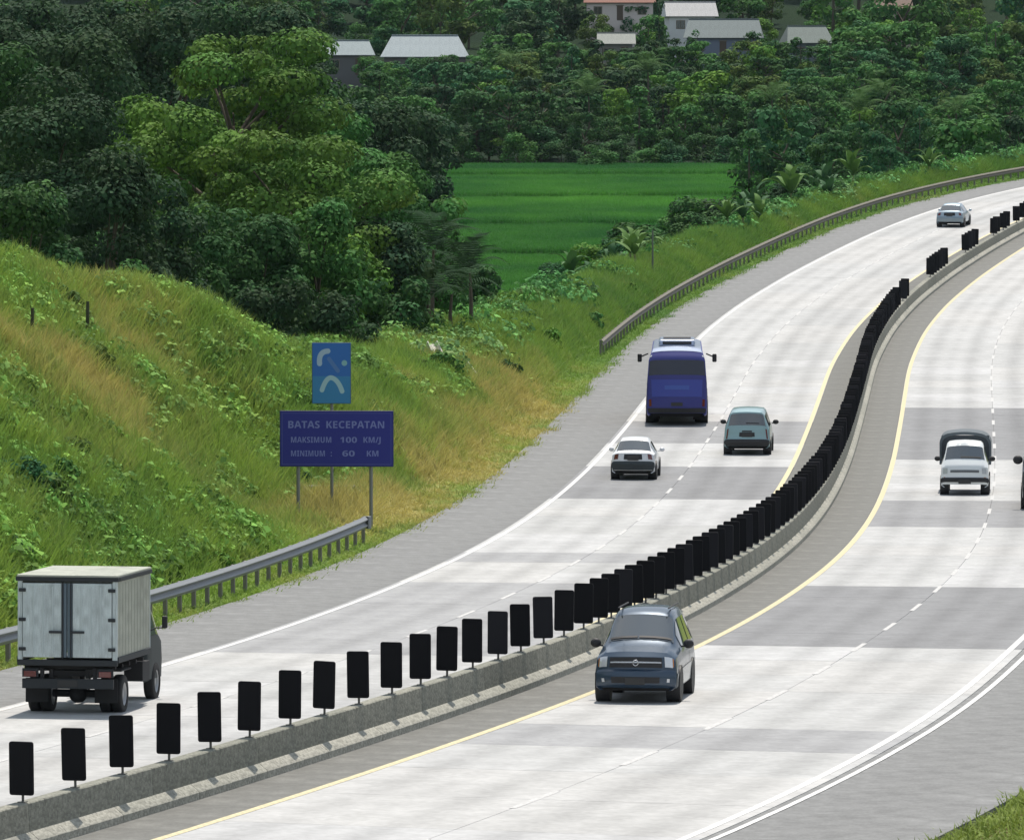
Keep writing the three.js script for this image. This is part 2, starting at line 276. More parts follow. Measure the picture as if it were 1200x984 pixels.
// ------------------------------------------------------------------ signs
function printed(w, h, draw) { const c = document.createElement('canvas'); c.width = w; c.height = h; draw(c.getContext('2d'), w, h); const t = new THREE.CanvasTexture(c); t.colorSpace = THREE.SRGBColorSpace; t.anisotropy = 8; return t; }
const poleMat = std(0.2, 0.21, 0.2, 0.6, 0.4);
function signFace(w, h, map) { const g = new THREE.PlaneGeometry(w, h); return [g, new THREE.MeshStandardMaterial({ map, roughness: 0.55 })]; }
{
  const d = 222, cx = colX(394, d), sc = d / FOCAL, w = 134 * sc, h = 66 * sc, yMid = EYE - 514 * sc;
  const s = group('information_sign'); s.position.set(cx, 0, -d); s.rotation.y = -0.03;
  tag(s, 'wide dark blue road sign with three lines of faded white lettering on two posts', 'sign');
  const t = printed(1024, 504, (c, W, H) => {
    c.fillStyle = '#1d2480'; c.fillRect(0, 0, W, H); c.strokeStyle = '#3b4288'; c.lineWidth = 8; c.strokeRect(16, 16, W - 32, H - 32);
    c.fillStyle = '#6f78b0'; c.textBaseline = 'middle'; c.textAlign = 'left';
    const put = (s, x, y, wd, size) => { c.font = `bold ${size}px sans-serif`; c.save(); c.translate(x, y); c.scale(wd / c.measureText(s).width, 1); c.fillText(s, 0, 0); c.restore(); };
    put('BATAS', 62, 122, 300, 92); put('KECEPATAN', 410, 122, 545, 92);
    put('MAKSIMUM', 90, 262, 380, 74); put('100', 540, 262, 160, 74); put('KM/J', 750, 262, 170, 74);
    put('MINIMUM', 90, 388, 320, 74); put(':', 455, 388, 16, 74); put('60', 560, 388, 120, 74); put('KM', 780, 388, 120, 74);
  });
  mesh('board', new RoundedBoxGeometry(w, h, 0.05, 2, 0.02), std(0.02, 0.025, 0.08, 0.6), s).position.y = yMid;
  const [fg, fm] = signFace(w - 0.05, h - 0.05, t); const f = mesh('sign_face', fg, fm, s); f.position.set(0, yMid, 0.029); f.userData.label = 'dark blue face with three lines of white lettering';
  for (const x of [-w * 0.34, w * 0.3]) { const gy = ground(cx + x, d) - 0.3; mesh('post', new THREE.CylinderGeometry(0.055, 0.055, yMid - gy + h / 2 - 0.05, 12).translate(0, (yMid + h / 2 - 0.05 + gy) / 2, -0.085), poleMat, s).position.x = x; }
}
{
  const d = 226, cx = colX(388, d), sc = d / FOCAL, w = 46 * sc, h = 72 * sc, yMid = EYE - 437 * sc;
  const s = group('pictogram_sign'); s.position.set(cx, 0, -d); s.rotation.y = -0.06;
  tag(s, 'small upright blue sign with a pale figure, rising above the wide blue sign', 'sign');
  const t = printed(320, 500, (c, W, H) => {
    c.fillStyle = '#2a68b0'; c.fillRect(0, 0, W, H); c.fillStyle = '#357fae'; c.fillRect(0, H * 0.55, W, H * 0.45);
    c.strokeStyle = '#9db6c8'; c.lineCap = 'round'; c.lineWidth = 44; c.beginPath(); c.moveTo(60, 170); c.quadraticCurveTo(50, 70, 130, 66); c.stroke();
    c.lineWidth = 34; c.strokeStyle = '#4f78ae'; c.beginPath(); c.moveTo(140, 130); c.lineTo(215, 230); c.stroke();
    c.strokeStyle = '#9cc0c6'; c.lineWidth = 40; c.beginPath(); c.moveTo(80, 390); c.quadraticCurveTo(120, 270, 170, 290); c.quadraticCurveTo(220, 310, 250, 400); c.stroke();
    c.fillStyle = '#7fb0b4'; c.beginPath(); c.arc(270, 165, 24, 0, 7); c.fill();
  });
  mesh('board', new RoundedBoxGeometry(w, h, 0.04, 2, 0.015), std(0.05, 0.1, 0.16, 0.6), s).position.y = yMid;
  const [fg, fm] = signFace(w - 0.04, h - 0.04, t); const f = mesh('sign_face', fg, fm, s); f.position.set(0, yMid, 0.024); f.userData.label = 'blue face with a pale figure';
  const gy = ground(cx, d) - 0.3; mesh('post', new THREE.CylinderGeometry(0.05, 0.05, yMid + h / 2 - 0.05 - gy, 12).translate(0, (yMid + h / 2 - 0.05 + gy) / 2, -0.075), poleMat, s);
}

// ------------------------------------------------------------------ vehicles
const paint = (r, g, b, m = 0.2) => phys(r, g, b, { roughness: 0.38, metalness: m, clearcoat: 0.8, clearcoatRoughness: 0.12 });
const glass = phys(0.035, 0.042, 0.046, { roughness: 0.06, ior: 1.9, clearcoat: 1, clearcoatRoughness: 0.03 });
const rubber = std(0.014, 0.014, 0.015, 0.85), blackTrim = std(0.018, 0.018, 0.02, 0.6), chassisMat = std(0.02, 0.02, 0.022, 0.8), chrome = std(0.55, 0.56, 0.58, 0.25, 0.9), rimMat = std(0.34, 0.35, 0.36, 0.4, 0.7);
const lampClear = phys(0.62, 0.65, 0.68, { roughness: 0.12, metalness: 0.3, clearcoat: 1 }), lampRed = phys(0.12, 0.01, 0.01, { roughness: 0.2, clearcoat: 1 }), lampAmber = phys(0.5, 0.17, 0.02, { roughness: 0.2, clearcoat: 1 });
const plateMat = std(0.03, 0.03, 0.03, 0.6);
// a body lofted over stations from nose to tail: [along, top, half width at the top, belt height, half width at the belt, widest half width, floor, bow, crown]
class Body {
  constructor(rows, L) { this.rows = rows; this.L = L; }
  at(i, j) {
    const row = (k) => {
      const [s, yt, wt, yb, wb, wm, y0, bow = 0, crown = 0.03] = this.rows[k];
      const drop = Math.min(0.06, Math.max(0.008, (yt - yb) * 0.4));
      const P = [[0, yt + crown], [wt * 0.5, yt + crown * 0.75], [wt * 0.88, yt + crown * 0.1], [wt, yt - drop], [wb, yb], [wm, lerp(yb, y0, 0.45)], [wm * 0.985, y0 + 0.06], [wm - 0.1, y0]];
      const a = Math.abs(j), n = Math.min(6, Math.floor(a)), t = a - n, x = lerp(P[n][0], P[n + 1][0], t), y = lerp(P[n][1], P[n + 1][1], t);
      return [Math.sign(j || 1) * x, y, s - this.L / 2 + bow * (x / wm) ** 2];
    };
    const k = clamp(Math.floor(i), 0, this.rows.length - 2), t = i - k, A = row(k), B = row(k + 1);
    return new THREE.Vector3(lerp(A[0], B[0], t), lerp(A[1], B[1], t), lerp(A[2], B[2], t));
  }
  grid(i0, i1, j0, j1, ni, nj, off = 0) {
    const pos = [], uv = [], idx = [];
    for (let a = 0; a <= ni; a++) for (let b = 0; b <= nj; b++) {
      const i = lerp(i0, i1, a / ni), j = lerp(j0, j1, b / nj), p = this.at(i, j);
      if (off) {
        const e = 0.02, du = this.at(Math.min(i + e, this.rows.length - 1), j).sub(this.at(Math.max(0, i - e), j)), dv = this.at(i, Math.min(7, j + e)).sub(this.at(i, Math.max(-7, j - e))), n = du.cross(dv).normalize();
        const out = new THREE.Vector3(p.x, p.y - 0.7, (p.z) * 0.35); if (n.dot(out) < 0) n.negate(); p.addScaledVector(n, off);
      }
      pos.push(p.x, p.y, p.z); uv.push(b / nj, a / ni);
    }
    for (let a = 0; a < ni; a++) for (let b = 0; b < nj; b++) { const q = a * (nj + 1) + b; idx.push(q, q + 1, q + nj + 1, q + 1, q + nj + 2, q + nj + 1); }
    const g = new THREE.BufferGeometry(); g.setAttribute('position', new THREE.Float32BufferAttribute(pos, 3)); g.setAttribute('uv', new THREE.Float32BufferAttribute(uv, 2)); g.setIndex(idx); g.computeVertexNormals(); return g;
  }
  shell() { return toCreasedNormals(this.grid(0, this.rows.length - 1, -7, 7, (this.rows.length - 1) * 2, 28), 0.6); }
  patch(i0, i1, j0, j1, off = 0.008) { return this.grid(i0, i1, j0, j1, Math.max(2, Math.ceil((i1 - i0) * 3)), Math.max(2, Math.ceil(Math.abs(j1 - j0) * 2)), off); }
  both(name, i0, i1, j0, j1, m, parent, off) { for (const s of [-1, 1]) mesh(name, this.patch(i0, i1, s * j0, s * j1, off), m, parent); }
}
const tyreG = new THREE.LatheGeometry([[0.62, -0.5], [0.9, -0.5], [0.98, -0.38], [1, -0.2], [1, 0.2], [0.98, 0.38], [0.9, 0.5], [0.62, 0.5]].map(([a, b]) => new THREE.Vector2(a, b)), 22).rotateZ(Math.PI / 2);
const rimG = new THREE.LatheGeometry([[0.001, 0.3], [0.2, 0.32], [0.26, 0.2], [0.5, 0.18], [0.56, 0.42], [0.64, 0.44], [0.64, -0.44], [0.001, -0.44]].map(([a, b]) => new THREE.Vector2(a, b)), 16).rotateZ(-Math.PI / 2);
function wheel(parent, x, z, r, w, rim = rimMat, ratio) {
  const g = group('wheel', parent); g.position.set(x, r, z); if (x < 0) g.rotation.y = Math.PI;
  mesh('tyre', tyreG, rubber, g).scale.set(w, r, r); mesh('rim', rimG, rim, g).scale.set(w, r, r); return g;
}
function arches(parent, body, zs, w, r) { for (const z of zs) for (const s of [-1, 1]) { const m = mesh('wheel_arch', new THREE.CylinderGeometry(r * 1.16, r * 1.16, 0.3, 22, 1, false, 0, Math.PI * 2).rotateZ(Math.PI / 2), blackTrim, parent); m.position.set(s * (w - 0.135), r + 0.03, z); } }
function box(name, w, h, l, x, y, z, m, parent, r = 0.012) { const b = mesh(name, new RoundedBoxGeometry(w, h, l, 2, Math.min(r, w / 2.1, h / 2.1, l / 2.1)), m, parent); b.position.set(x, y, z); return b; }
function mirrors(parent, x, y, z, m, s = 1) { for (const k of [-1, 1]) { const g = mesh('mirror', mergeGeometries([new THREE.SphereGeometry(0.1 * s, 12, 8).scale(0.95, 0.78, 0.55).translate(k * 0.12, 0.02, 0).toNonIndexed(), new THREE.BoxGeometry(0.12, 0.03, 0.05).translate(k * 0.03, -0.03, 0).toNonIndexed()]), m, parent); g.position.set(k * x, y, z); } }
function place(o, d, x, toward, L, yaw = 0) {          // d: the end that faces the camera
  const c = d + (L / 2), h = heading(c);
  o.position.set(x + Math.sin(h) * L / 2, lineY(c) + 0.003, -d - Math.cos(h) * L / 2);
  const slope = Math.atan((lineY(c + 2) - lineY(c - 2)) / 4);
  o.rotation.order = 'YXZ'; o.rotation.y = -h + yaw + (toward ? Math.PI : 0); o.rotation.x = toward ? -slope : slope;
}
function plate(parent, z, y, w = 0.42, back) { const p = box('number_plate', w, 0.14, 0.012, 0, y, z, plateMat, parent); return p; }

// --- people carrier coming nearer, nose towards the camera
{
  const L = 4.4, c = group('people_carrier'); tag(c, 'dark slate blue people carrier driving nearer beside the median panels', 'car');
  const B = new Body([
    [0.10, 0.30, 0.70, 0.29, 0.76, 0.78, 0.25, 0.16, 0.0], [0.03, 0.36, 0.76, 0.34, 0.80, 0.82, 0.25, 0.2, 0.01], [0.0, 0.50, 0.78, 0.47, 0.82, 0.84, 0.25, 0.22, 0.01], [0.04, 0.62, 0.79, 0.59, 0.83, 0.85, 0.25, 0.2, 0.01],
    [0.11, 0.66, 0.78, 0.63, 0.82, 0.85, 0.25, 0.16, 0.012], [0.14, 0.9, 0.76, 0.84, 0.82, 0.86, 0.25, 0.15, 0.02], [0.24, 0.985, 0.73, 0.88, 0.83, 0.865, 0.25, 0.12, 0.035], [1.12, 1.11, 0.72, 0.98, 0.84, 0.87, 0.25, 0.1, 0.05],
    [1.80, 1.66, 0.61, 1.02, 0.845, 0.875, 0.25, 0.06, 0.05], [2.15, 1.735, 0.61, 1.03, 0.845, 0.875, 0.25, 0.02, 0.05], [3.4, 1.735, 0.60, 1.04, 0.845, 0.875, 0.25, 0, 0.05], [4.1, 1.68, 0.57, 1.04, 0.83, 0.865, 0.27, -0.04, 0.04], [4.34, 1.05, 0.70, 1.0, 0.81, 0.85, 0.3, -0.1, 0.02], [4.4, 0.62, 0.78, 0.58, 0.81, 0.83, 0.3, -0.1, 0.01], [4.36, 0.36, 0.72, 0.34, 0.76, 0.78, 0.28, -0.1, 0.0]], L);
  const blue = paint(0.02, 0.045, 0.08, 0.35), silver = paint(0.16, 0.19, 0.21, 0.4);
  mesh('body', B.shell(), blue, c);
  mesh('windscreen', B.patch(7.08, 7.93, -2.75, 2.75, 0.01), glass, c);
  mesh('rear_window', B.patch(11.1, 11.8, -2.6, 2.6, 0.01), glass, c);
  for (const [a, b] of [[7.5, 8.4], [8.55, 9.5], [9.62, 10.75]]) B.both('side_window', a, b, 3.15, 3.92, glass, c, 0.01);
  mesh('grille', B.patch(4.15, 4.95, -1.55, 1.55, 0.012), blackTrim, c);
  mesh('grille_bar', B.patch(4.5, 4.62, -1.5, 1.5, 0.022), chrome, c);
  const em = mesh('emblem', new THREE.TorusGeometry(0.055, 0.012, 6, 18), chrome, c); em.position.set(0, 0.8, -L / 2 + 0.105);
  B.both('headlight', 4.2, 5.05, 1.75, 2.95, lampClear, c, 0.012); B.both('indicator', 4.3, 5.0, 3.02, 3.35, lampAmber, c, 0.012);
  mesh('bumper_grille', B.patch(1.25, 2.1, -1.4, 1.4, 0.012), blackTrim, c); B.both('fog_lamp', 1.4, 1.9, 1.9, 2.3, lampClear, c, 0.014);
  B.both('side_cladding', 5.2, 12.4, 5.05, 6.4, silver, c, 0.012);
  for (const k of [8.47, 9.56]) B.both('door_seam', k - 0.012, k + 0.012, 4.05, 6.1, blackTrim, c, 0.004);
  for (const k of [8.25, 9.4]) B.both('door_handle', k - 0.06, k + 0.06, 4.25, 4.33, chrome, c, 0.03);
  mesh('wiper', B.patch(7.12, 7.18, -2.2, 0.1, 0.025), blackTrim, c); mesh('wiper', B.patch(7.12, 7.18, 0.2, 2.2, 0.025), blackTrim, c);
  plate(c, -L / 2 - 0.012, 0.44);
  for (const s of [-1, 1]) mesh('roof_rail', new THREE.CapsuleGeometry(0.018, 1.9, 4, 8).rotateX(Math.PI / 2), blackTrim, c).position.set(s * 0.53, 1.8, 0.5);
  mirrors(c, 0.86, 1.09, -L / 2 + 1.45, blackTrim, 1.2);
  arches(c, B, [-L / 2 + 0.88, L / 2 - 0.95], 0.88, 0.32);
  for (const z of [-L / 2 + 0.88, L / 2 - 0.95]) for (const s of [-1, 1]) wheel(c, s * 0.79, z, 0.325, 0.2);
  box('underbody', 1.4, 0.12, L - 0.9, 0, 0.28, 0, chassisMat, c);
  c.scale.y = 1.05; place(c, 150.6, colX(736, 150.6), true, L, 0.07);
}
// --- saloon: white car and distant car share a shape
function saloon(name, label, m, lower, L = 4.2, W = 0.82) {
  const c = group(name); tag(c, label, 'car'); const k = W / 0.84;
  const B = new Body([
    [0.08, 0.34, 0.68, 0.33, 0.74, 0.76, 0.24, 0.2, 0], [0.0, 0.46, 0.74, 0.44, 0.79, 0.81, 0.22, 0.24, 0.01], [0.06, 0.62, 0.74, 0.58, 0.8, 0.83, 0.22, 0.2, 0.015], [0.2, 0.72, 0.70, 0.66, 0.81, 0.84, 0.22, 0.14, 0.03], [1.1, 0.88, 0.68, 0.80, 0.82, 0.84, 0.22, 0.08, 0.04],
    [1.75, 1.33, 0.56, 0.86, 0.82, 0.84, 0.22, 0.05, 0.04], [2.1, 1.41, 0.55, 0.88, 0.82, 0.84, 0.22, 0.02, 0.04], [2.9, 1.40, 0.55, 0.9, 0.82, 0.84, 0.22, 0, 0.04], [3.15, 1.34, 0.56, 0.9, 0.81, 0.84, 0.22, -0.03, 0.04],
    [3.62, 0.98, 0.68, 0.9, 0.80, 0.83, 0.23, -0.08, 0.03], [4.08, 0.93, 0.69, 0.87, 0.79, 0.82, 0.24, -0.12, 0.02], [4.15, 0.66, 0.75, 0.62, 0.79, 0.81, 0.24, -0.16, 0.01], [4.2, 0.55, 0.76, 0.52, 0.79, 0.81, 0.24, -0.18, 0.01], [4.14, 0.34, 0.70, 0.33, 0.75, 0.77, 0.25, -0.15, 0]].map((r) => [r[0] * L / 4.2, r[1], r[2] * k, r[3], r[4] * k, r[5] * k, ...r.slice(6)]), L);
  mesh('body', B.shell(), m, c);
  mesh('windscreen', B.patch(4.08, 4.94, -2.75, 2.75, 0.01), glass, c); mesh('rear_window', B.patch(8.1, 8.93, -2.7, 2.7, 0.01), glass, c);
  for (const [a, b] of [[4.6, 5.9], [6.05, 8.35]]) B.both('side_window', a, b, 3.15, 3.9, glass, c, 0.01);
  B.both('headlight', 2.1, 2.9, 1.9, 2.95, lampClear, c, 0.01);
  B.both('tail_lamp', 10.08, 10.75, 1.75, 2.98, lampRed, c, 0.012);
  mesh('rear_bumper', B.patch(11.05, 12.9, -4.6, 4.6, 0.018), lower, c);
  mesh('plate_recess', B.patch(10.15, 10.8, -0.95, 0.95, 0.012), blackTrim, c); plate(c, L / 2 - 0.02, 0.77, 0.4);
  mirrors(c, W, 0.93, -L / 2 + 1.5 * L / 4.2, m);
  arches(c, B, [-L / 2 + 0.8, L / 2 - 0.85], W + 0.015, 0.29);
  for (const z of [-L / 2 + 0.8, L / 2 - 0.85]) for (const s of [-1, 1]) wheel(c, s * (W - 0.08), z, 0.295, 0.18);
  box('underbody', 1.3 * k, 0.1, L - 0.8, 0, 0.25, 0, chassisMat, c);
  return c;
}
place(saloon('white_car', 'small white car with black rear bumper following the blue bus', paint(0.72, 0.73, 0.74, 0), std(0.03, 0.04, 0.045, 0.6), 4.0, 0.77), 251.5, colX(742, 251.5), false, 4.0);
place(saloon('silver_car', 'small silver blue car far up the left carriageway near the bend', paint(0.30, 0.38, 0.44, 0.5), paint(0.2, 0.26, 0.3, 0.4), 4.3, 0.86), 457, colX(1113, 457), false, 4.3);
// --- teal van, seen from behind
{
  const L = 4.2, c = group('teal_van'); tag(c, 'teal grey boxy van seen from behind, right of the blue bus', 'van');
  const B = new Body([
    [0.08, 0.36, 0.7, 0.35, 0.76, 0.78, 0.26, 0.15, 0], [0, 0.55, 0.76, 0.52, 0.8, 0.82, 0.25, 0.18, 0.01], [0.1, 0.9, 0.76, 0.85, 0.81, 0.84, 0.25, 0.12, 0.02], [0.75, 1.02, 0.74, 0.95, 0.83, 0.85, 0.25, 0.1, 0.04], [1.35, 1.62, 0.63, 1.02, 0.83, 0.85, 0.25, 0.06, 0.05], [1.8, 1.73, 0.63, 1.04, 0.83, 0.85, 0.25, 0, 0.05],
    [3.6, 1.72, 0.62, 1.05, 0.83, 0.85, 0.25, 0, 0.05], [3.98, 1.64, 0.61, 1.05, 0.82, 0.85, 0.27, -0.03, 0.04], [4.12, 1.08, 0.72, 1.02, 0.81, 0.84, 0.28, -0.06, 0.02], [4.16, 0.62, 0.78, 0.58, 0.81, 0.83, 0.28, -0.08, 0.01], [4.2, 0.52, 0.78, 0.5, 0.81, 0.83, 0.28, -0.08, 0.01], [4.15, 0.36, 0.72, 0.35, 0.76, 0.78, 0.27, -0.06, 0]], L);
  const teal = paint(0.22, 0.35, 0.37, 0.3);
  mesh('body', B.shell(), teal, c);
  mesh('windscreen', B.patch(3.1, 3.93, -2.75, 2.75, 0.01), glass, c);
  const rw = mesh('rear_window', B.patch(7.1, 7.88, -2.75, 2.75, 0.012), glass, c); mesh('rear_wiper', B.patch(7.72, 7.78, -0.1, 1.4, 0.026), blackTrim, c);
  for (const [a, b] of [[3.6, 4.6], [4.75, 5.35], [5.45, 6.8]]) B.both('side_window', a, b, 3.15, 3.9, glass, c, 0.01);
  B.both('tail_lamp', 8.1, 8.95, 2.45, 2.98, lampRed, c, 0.012); mesh('badge', B.patch(8.3, 8.42, -0.5, 0.5, 0.012), blackTrim, c); mesh('plate_recess', B.patch(8.45, 8.8, -0.75, 0.75, 0.01), blackTrim, c); plate(c, L / 2 - 0.03, 0.78, 0.4);
  mesh('rear_bumper', B.patch(9.1, 10.95, -4.6, 4.6, 0.02), blackTrim, c); B.both('headlight', 1.3, 1.9, 1.9, 2.9, lampClear, c);
  mirrors(c, 0.86, 1.12, -L / 2 + 1.2, blackTrim, 1.2);
  arches(c, B, [-L / 2 + 0.75, L / 2 - 0.8], 0.865, 0.3);
  for (const z of [-L / 2 + 0.75, L / 2 - 0.8]) for (const s of [-1, 1]) wheel(c, s * 0.77, z, 0.3, 0.18);
  box('underbody', 1.35, 0.1, L - 0.8, 0, 0.28, 0, chassisMat, c);
  c.scale.y = 0.95; place(c, 267.3, colX(876, 267.3), false, L);
}
// --- white pickup with a hooped dark cover, coming nearer
{
  const L = 3.9, c = group('white_pickup'); tag(c, 'small white pickup with dark hooped cargo cover driving nearer', 'pickup');
  const B = new Body([
    [0.06, 0.36, 0.68, 0.35, 0.74, 0.76, 0.27, 0.1, 0], [0.0, 0.5, 0.73, 0.48, 0.77, 0.79, 0.26, 0.12, 0.01], [0.04, 0.62, 0.74, 0.6, 0.78, 0.8, 0.26, 0.12, 0.01], [0.07, 0.95, 0.73, 0.9, 0.78, 0.8, 0.26, 0.1, 0.02], [0.18, 1.08, 0.71, 1.0, 0.78, 0.8, 0.26, 0.08, 0.03],
    [0.68, 1.68, 0.60, 1.04, 0.78, 0.8, 0.26, 0.06, 0.05], [0.95, 1.76, 0.60, 1.04, 0.78, 0.8, 0.26, 0.02, 0.05], [1.6, 1.75, 0.60, 1.04, 0.78, 0.8, 0.26, 0, 0.05], [1.7, 1.66, 0.62, 1.04, 0.78, 0.8, 0.26, 0, 0.02], [1.72, 0.7, 0.72, 0.66, 0.76, 0.78, 0.3, 0, 0]], L);
  const wh = paint(0.70, 0.73, 0.73, 0);
  mesh('cab', B.shell(), wh, c); mesh('windscreen', B.patch(4.18, 4.85, -2.7, 2.7, 0.01), glass, c); B.both('side_window', 4.7, 7.4, 3.15, 3.9, glass, c, 0.01);
  B.both('headlight', 2.3, 2.85, 1.75, 2.85, lampClear, c, 0.012); B.both('indicator', 1.5, 1.85, 2.0, 2.6, lampAmber, c, 0.012); mesh('grille', B.patch(2.4, 2.65, -1.4, 1.4, 0.012), std(0.12, 0.13, 0.14, 0.5), c);
  mesh('bumper', B.patch(0.6, 1.7, -4.6, 4.6, 0.018), blackTrim, c); plate(c, -L / 2 - 0.025, 0.46); mesh('wiper', B.patch(4.22, 4.28, -1.8, 0.4, 0.025), blackTrim, c);
  const bed = group('cargo_bed', c);
  box('floor', 1.56, 0.08, 2.1, 0, 0.62, 0.85, wh, bed); for (const s of [-1, 1]) box('side_board', 0.04, 0.4, 2.1, s * 0.78, 0.85, 0.85, wh, bed); box('tailboard', 1.52, 0.4, 0.04, 0, 0.85, 1.88, wh, bed);
  const cover = new THREE.Shape(); cover.moveTo(-0.86, 0.95); cover.lineTo(-0.86, 1.66); cover.quadraticCurveTo(-0.82, 1.9, -0.55, 1.98); cover.quadraticCurveTo(0, 2.1, 0.6, 1.98); cover.quadraticCurveTo(0.84, 1.92, 0.86, 1.66); cover.lineTo(0.86, 0.95); cover.lineTo(0.8, 0.95); cover.lineTo(0.8, 1.62); cover.quadraticCurveTo(0.78, 1.84, 0.54, 1.9); cover.quadraticCurveTo(0, 2.02, -0.52, 1.9); cover.quadraticCurveTo(-0.76, 1.84, -0.8, 1.62); cover.lineTo(-0.8, 0.95);
  const cg = new THREE.ExtrudeGeometry(cover, { depth: 2.1, bevelEnabled: true, bevelSize: 0.01, bevelThickness: 0.01, bevelSegments: 1 }).translate(0, 0, -0.2);
  const cv = mesh('cargo_cover', cg, std(0.095, 0.115, 0.13, 0.85), c); cv.userData.label = 'dark grey hooped cargo cover';
  box('cover_front', 1.6, 0.95, 0.03, 0, 1.45, -0.17, std(0.05, 0.06, 0.07, 0.9), c);
  mirrors(c, 0.8, 1.18, -L / 2 + 0.6, blackTrim, 1.1);
  arches(c, B, [-L / 2 + 0.72, L / 2 - 0.8], 0.815, 0.28); for (const z of [-L / 2 + 0.72, L / 2 - 0.8]) for (const s of [-1, 1]) wheel(c, s * 0.71, z, 0.285, 0.17);
  box('underbody', 1.2, 0.14, L - 0.7, 0, 0.42, 0, chassisMat, c);
  place(c, 242.5, colX(1132, 242.5), true, L);
}
// --- bus, seen from behind
{
  const L = 9.6, c = group('blue_bus'); tag(c, 'dark blue coach seen from behind with a pale roof unit', 'bus');
  const B = new Body([
    [0.1, 0.5, 1.0, 0.48, 1.08, 1.12, 0.34, 0.2, 0], [0, 1.2, 1.06, 1.12, 1.15, 1.18, 0.32, 0.22, 0.02], [0.15, 2.2, 1.04, 1.3, 1.17, 1.2, 0.32, 0.2, 0.03], [0.6, 2.85, 0.92, 1.35, 1.19, 1.21, 0.32, 0.12, 0.06], [1.2, 3.02, 0.98, 1.4, 1.2, 1.21, 0.32, 0, 0.08], [8.5, 3.02, 1.0, 1.4, 1.2, 1.21, 0.34, 0, 0.08],
    [9.2, 2.9, 1.04, 1.4, 1.2, 1.21, 0.36, -0.1, 0.06], [9.42, 2.64, 1.12, 1.4, 1.2, 1.21, 0.38, -0.14, 0.03], [9.52, 1.95, 1.16, 1.36, 1.18, 1.2, 0.4, -0.16, 0.02], [9.58, 1.1, 1.12, 1.02, 1.17, 1.19, 0.42, -0.16, 0.01], [9.6, 0.72, 1.1, 0.7, 1.15, 1.17, 0.44, -0.16, 0], [9.55, 0.5, 1.0, 0.49, 1.08, 1.1, 0.42, -0.12, 0]], L);
  const coat = { roughness: 0.5, clearcoat: 0.25, clearcoatRoughness: 0.2 }, navy = phys(0.022, 0.026, 0.19, coat), mid = phys(0.032, 0.05, 0.30, coat), pale = paint(0.36, 0.42, 0.56, 0.1);
  mesh('body', B.shell(), navy, c);
  mesh('roof_panel', B.patch(4.05, 6.0, -2.6, 2.6, 0.01), pale, c);
  mesh('rear_window', B.patch(7.08, 7.92, -2.7, 2.7, 0.012), phys(0.006, 0.01, 0.03, { roughness: 0.2, clearcoat: 0.4, clearcoatRoughness: 0.1 }), c); mesh('windscreen', B.patch(1.3, 2.9, -2.7, 2.7, 0.012), glass, c);
  B.both('side_window', 2.6, 3.4, 3.3, 3.95, glass, c, 0.012); for (let k = 0; k < 7; k++) B.both('side_window', 4.04 + k * 0.135, 4.04 + k * 0.135 + 0.125, 3.25, 3.9, glass, c, 0.012); B.both('side_window', 5.05, 6.7, 3.25, 3.9, glass, c, 0.012);
  mesh('engine_cover', B.patch(8.15, 8.95, -2.0, 2.0, 0.016), mid, c);
  mesh('lettering_strip', B.patch(8.42, 8.62, -0.85, 0.85, 0.026), phys(0.04, 0.085, 0.36, coat), c);
  B.both('tail_lamp', 9.1, 9.85, 2.2, 2.95, lampRed, c, 0.014); B.both('roof_lamp', 6.35, 6.6, 2.3, 2.8, lampClear, c, 0.014);
  mesh('rear_bumper', B.patch(10.05, 10.9, -4.6, 4.6, 0.03), blackTrim, c); plate(c, L / 2 + 0.02, 0.86, 0.46);
  const ac = group('air_conditioner', c); box('housing', 1.45, 0.26, 2.6, 0, 3.2, 1.6, pale, ac, 0.1); for (let k = 0; k < 4; k++) box('vent', 1.1, 0.02, 0.16, 0, 3.335, 0.9 + k * 0.42, blackTrim, ac); box('rear_vent', 1.15, 0.12, 0.02, 0, 3.2, 2.905, blackTrim, ac);
  for (const s of [-1, 1]) { const g = group('mirror', c); g.position.set(s * 1.2, 2.25, -L / 2 + 0.2); mesh('arm', new THREE.CapsuleGeometry(0.03, 0.34, 3, 8).rotateZ(Math.PI / 2 - s * 0.4), blackTrim, g).position.set(s * 0.16, 0.08, 0); box('housing', 0.18, 0.34, 0.12, s * 0.33, -0.02, 0, blackTrim, g, 0.05); }
  arches(c, B, [-L / 2 + 1.9, L / 2 - 2.4], 1.225, 0.48); for (const s of [-1, 1]) { wheel(c, s * 1.05, -L / 2 + 1.9, 0.48, 0.28); wheel(c, s * 0.96, L / 2 - 2.4, 0.48, 0.5); }
  box('underbody', 1.9, 0.2, L - 1, 0, 0.44, 0, chassisMat, c); for (const s of [-1, 1]) box('mud_flap', 0.5, 0.4, 0.02, s * 0.9, 0.36, L / 2 - 1.75, rubber, c);
  place(c, 287, colX(788, 287), false, L, 0.04);
}
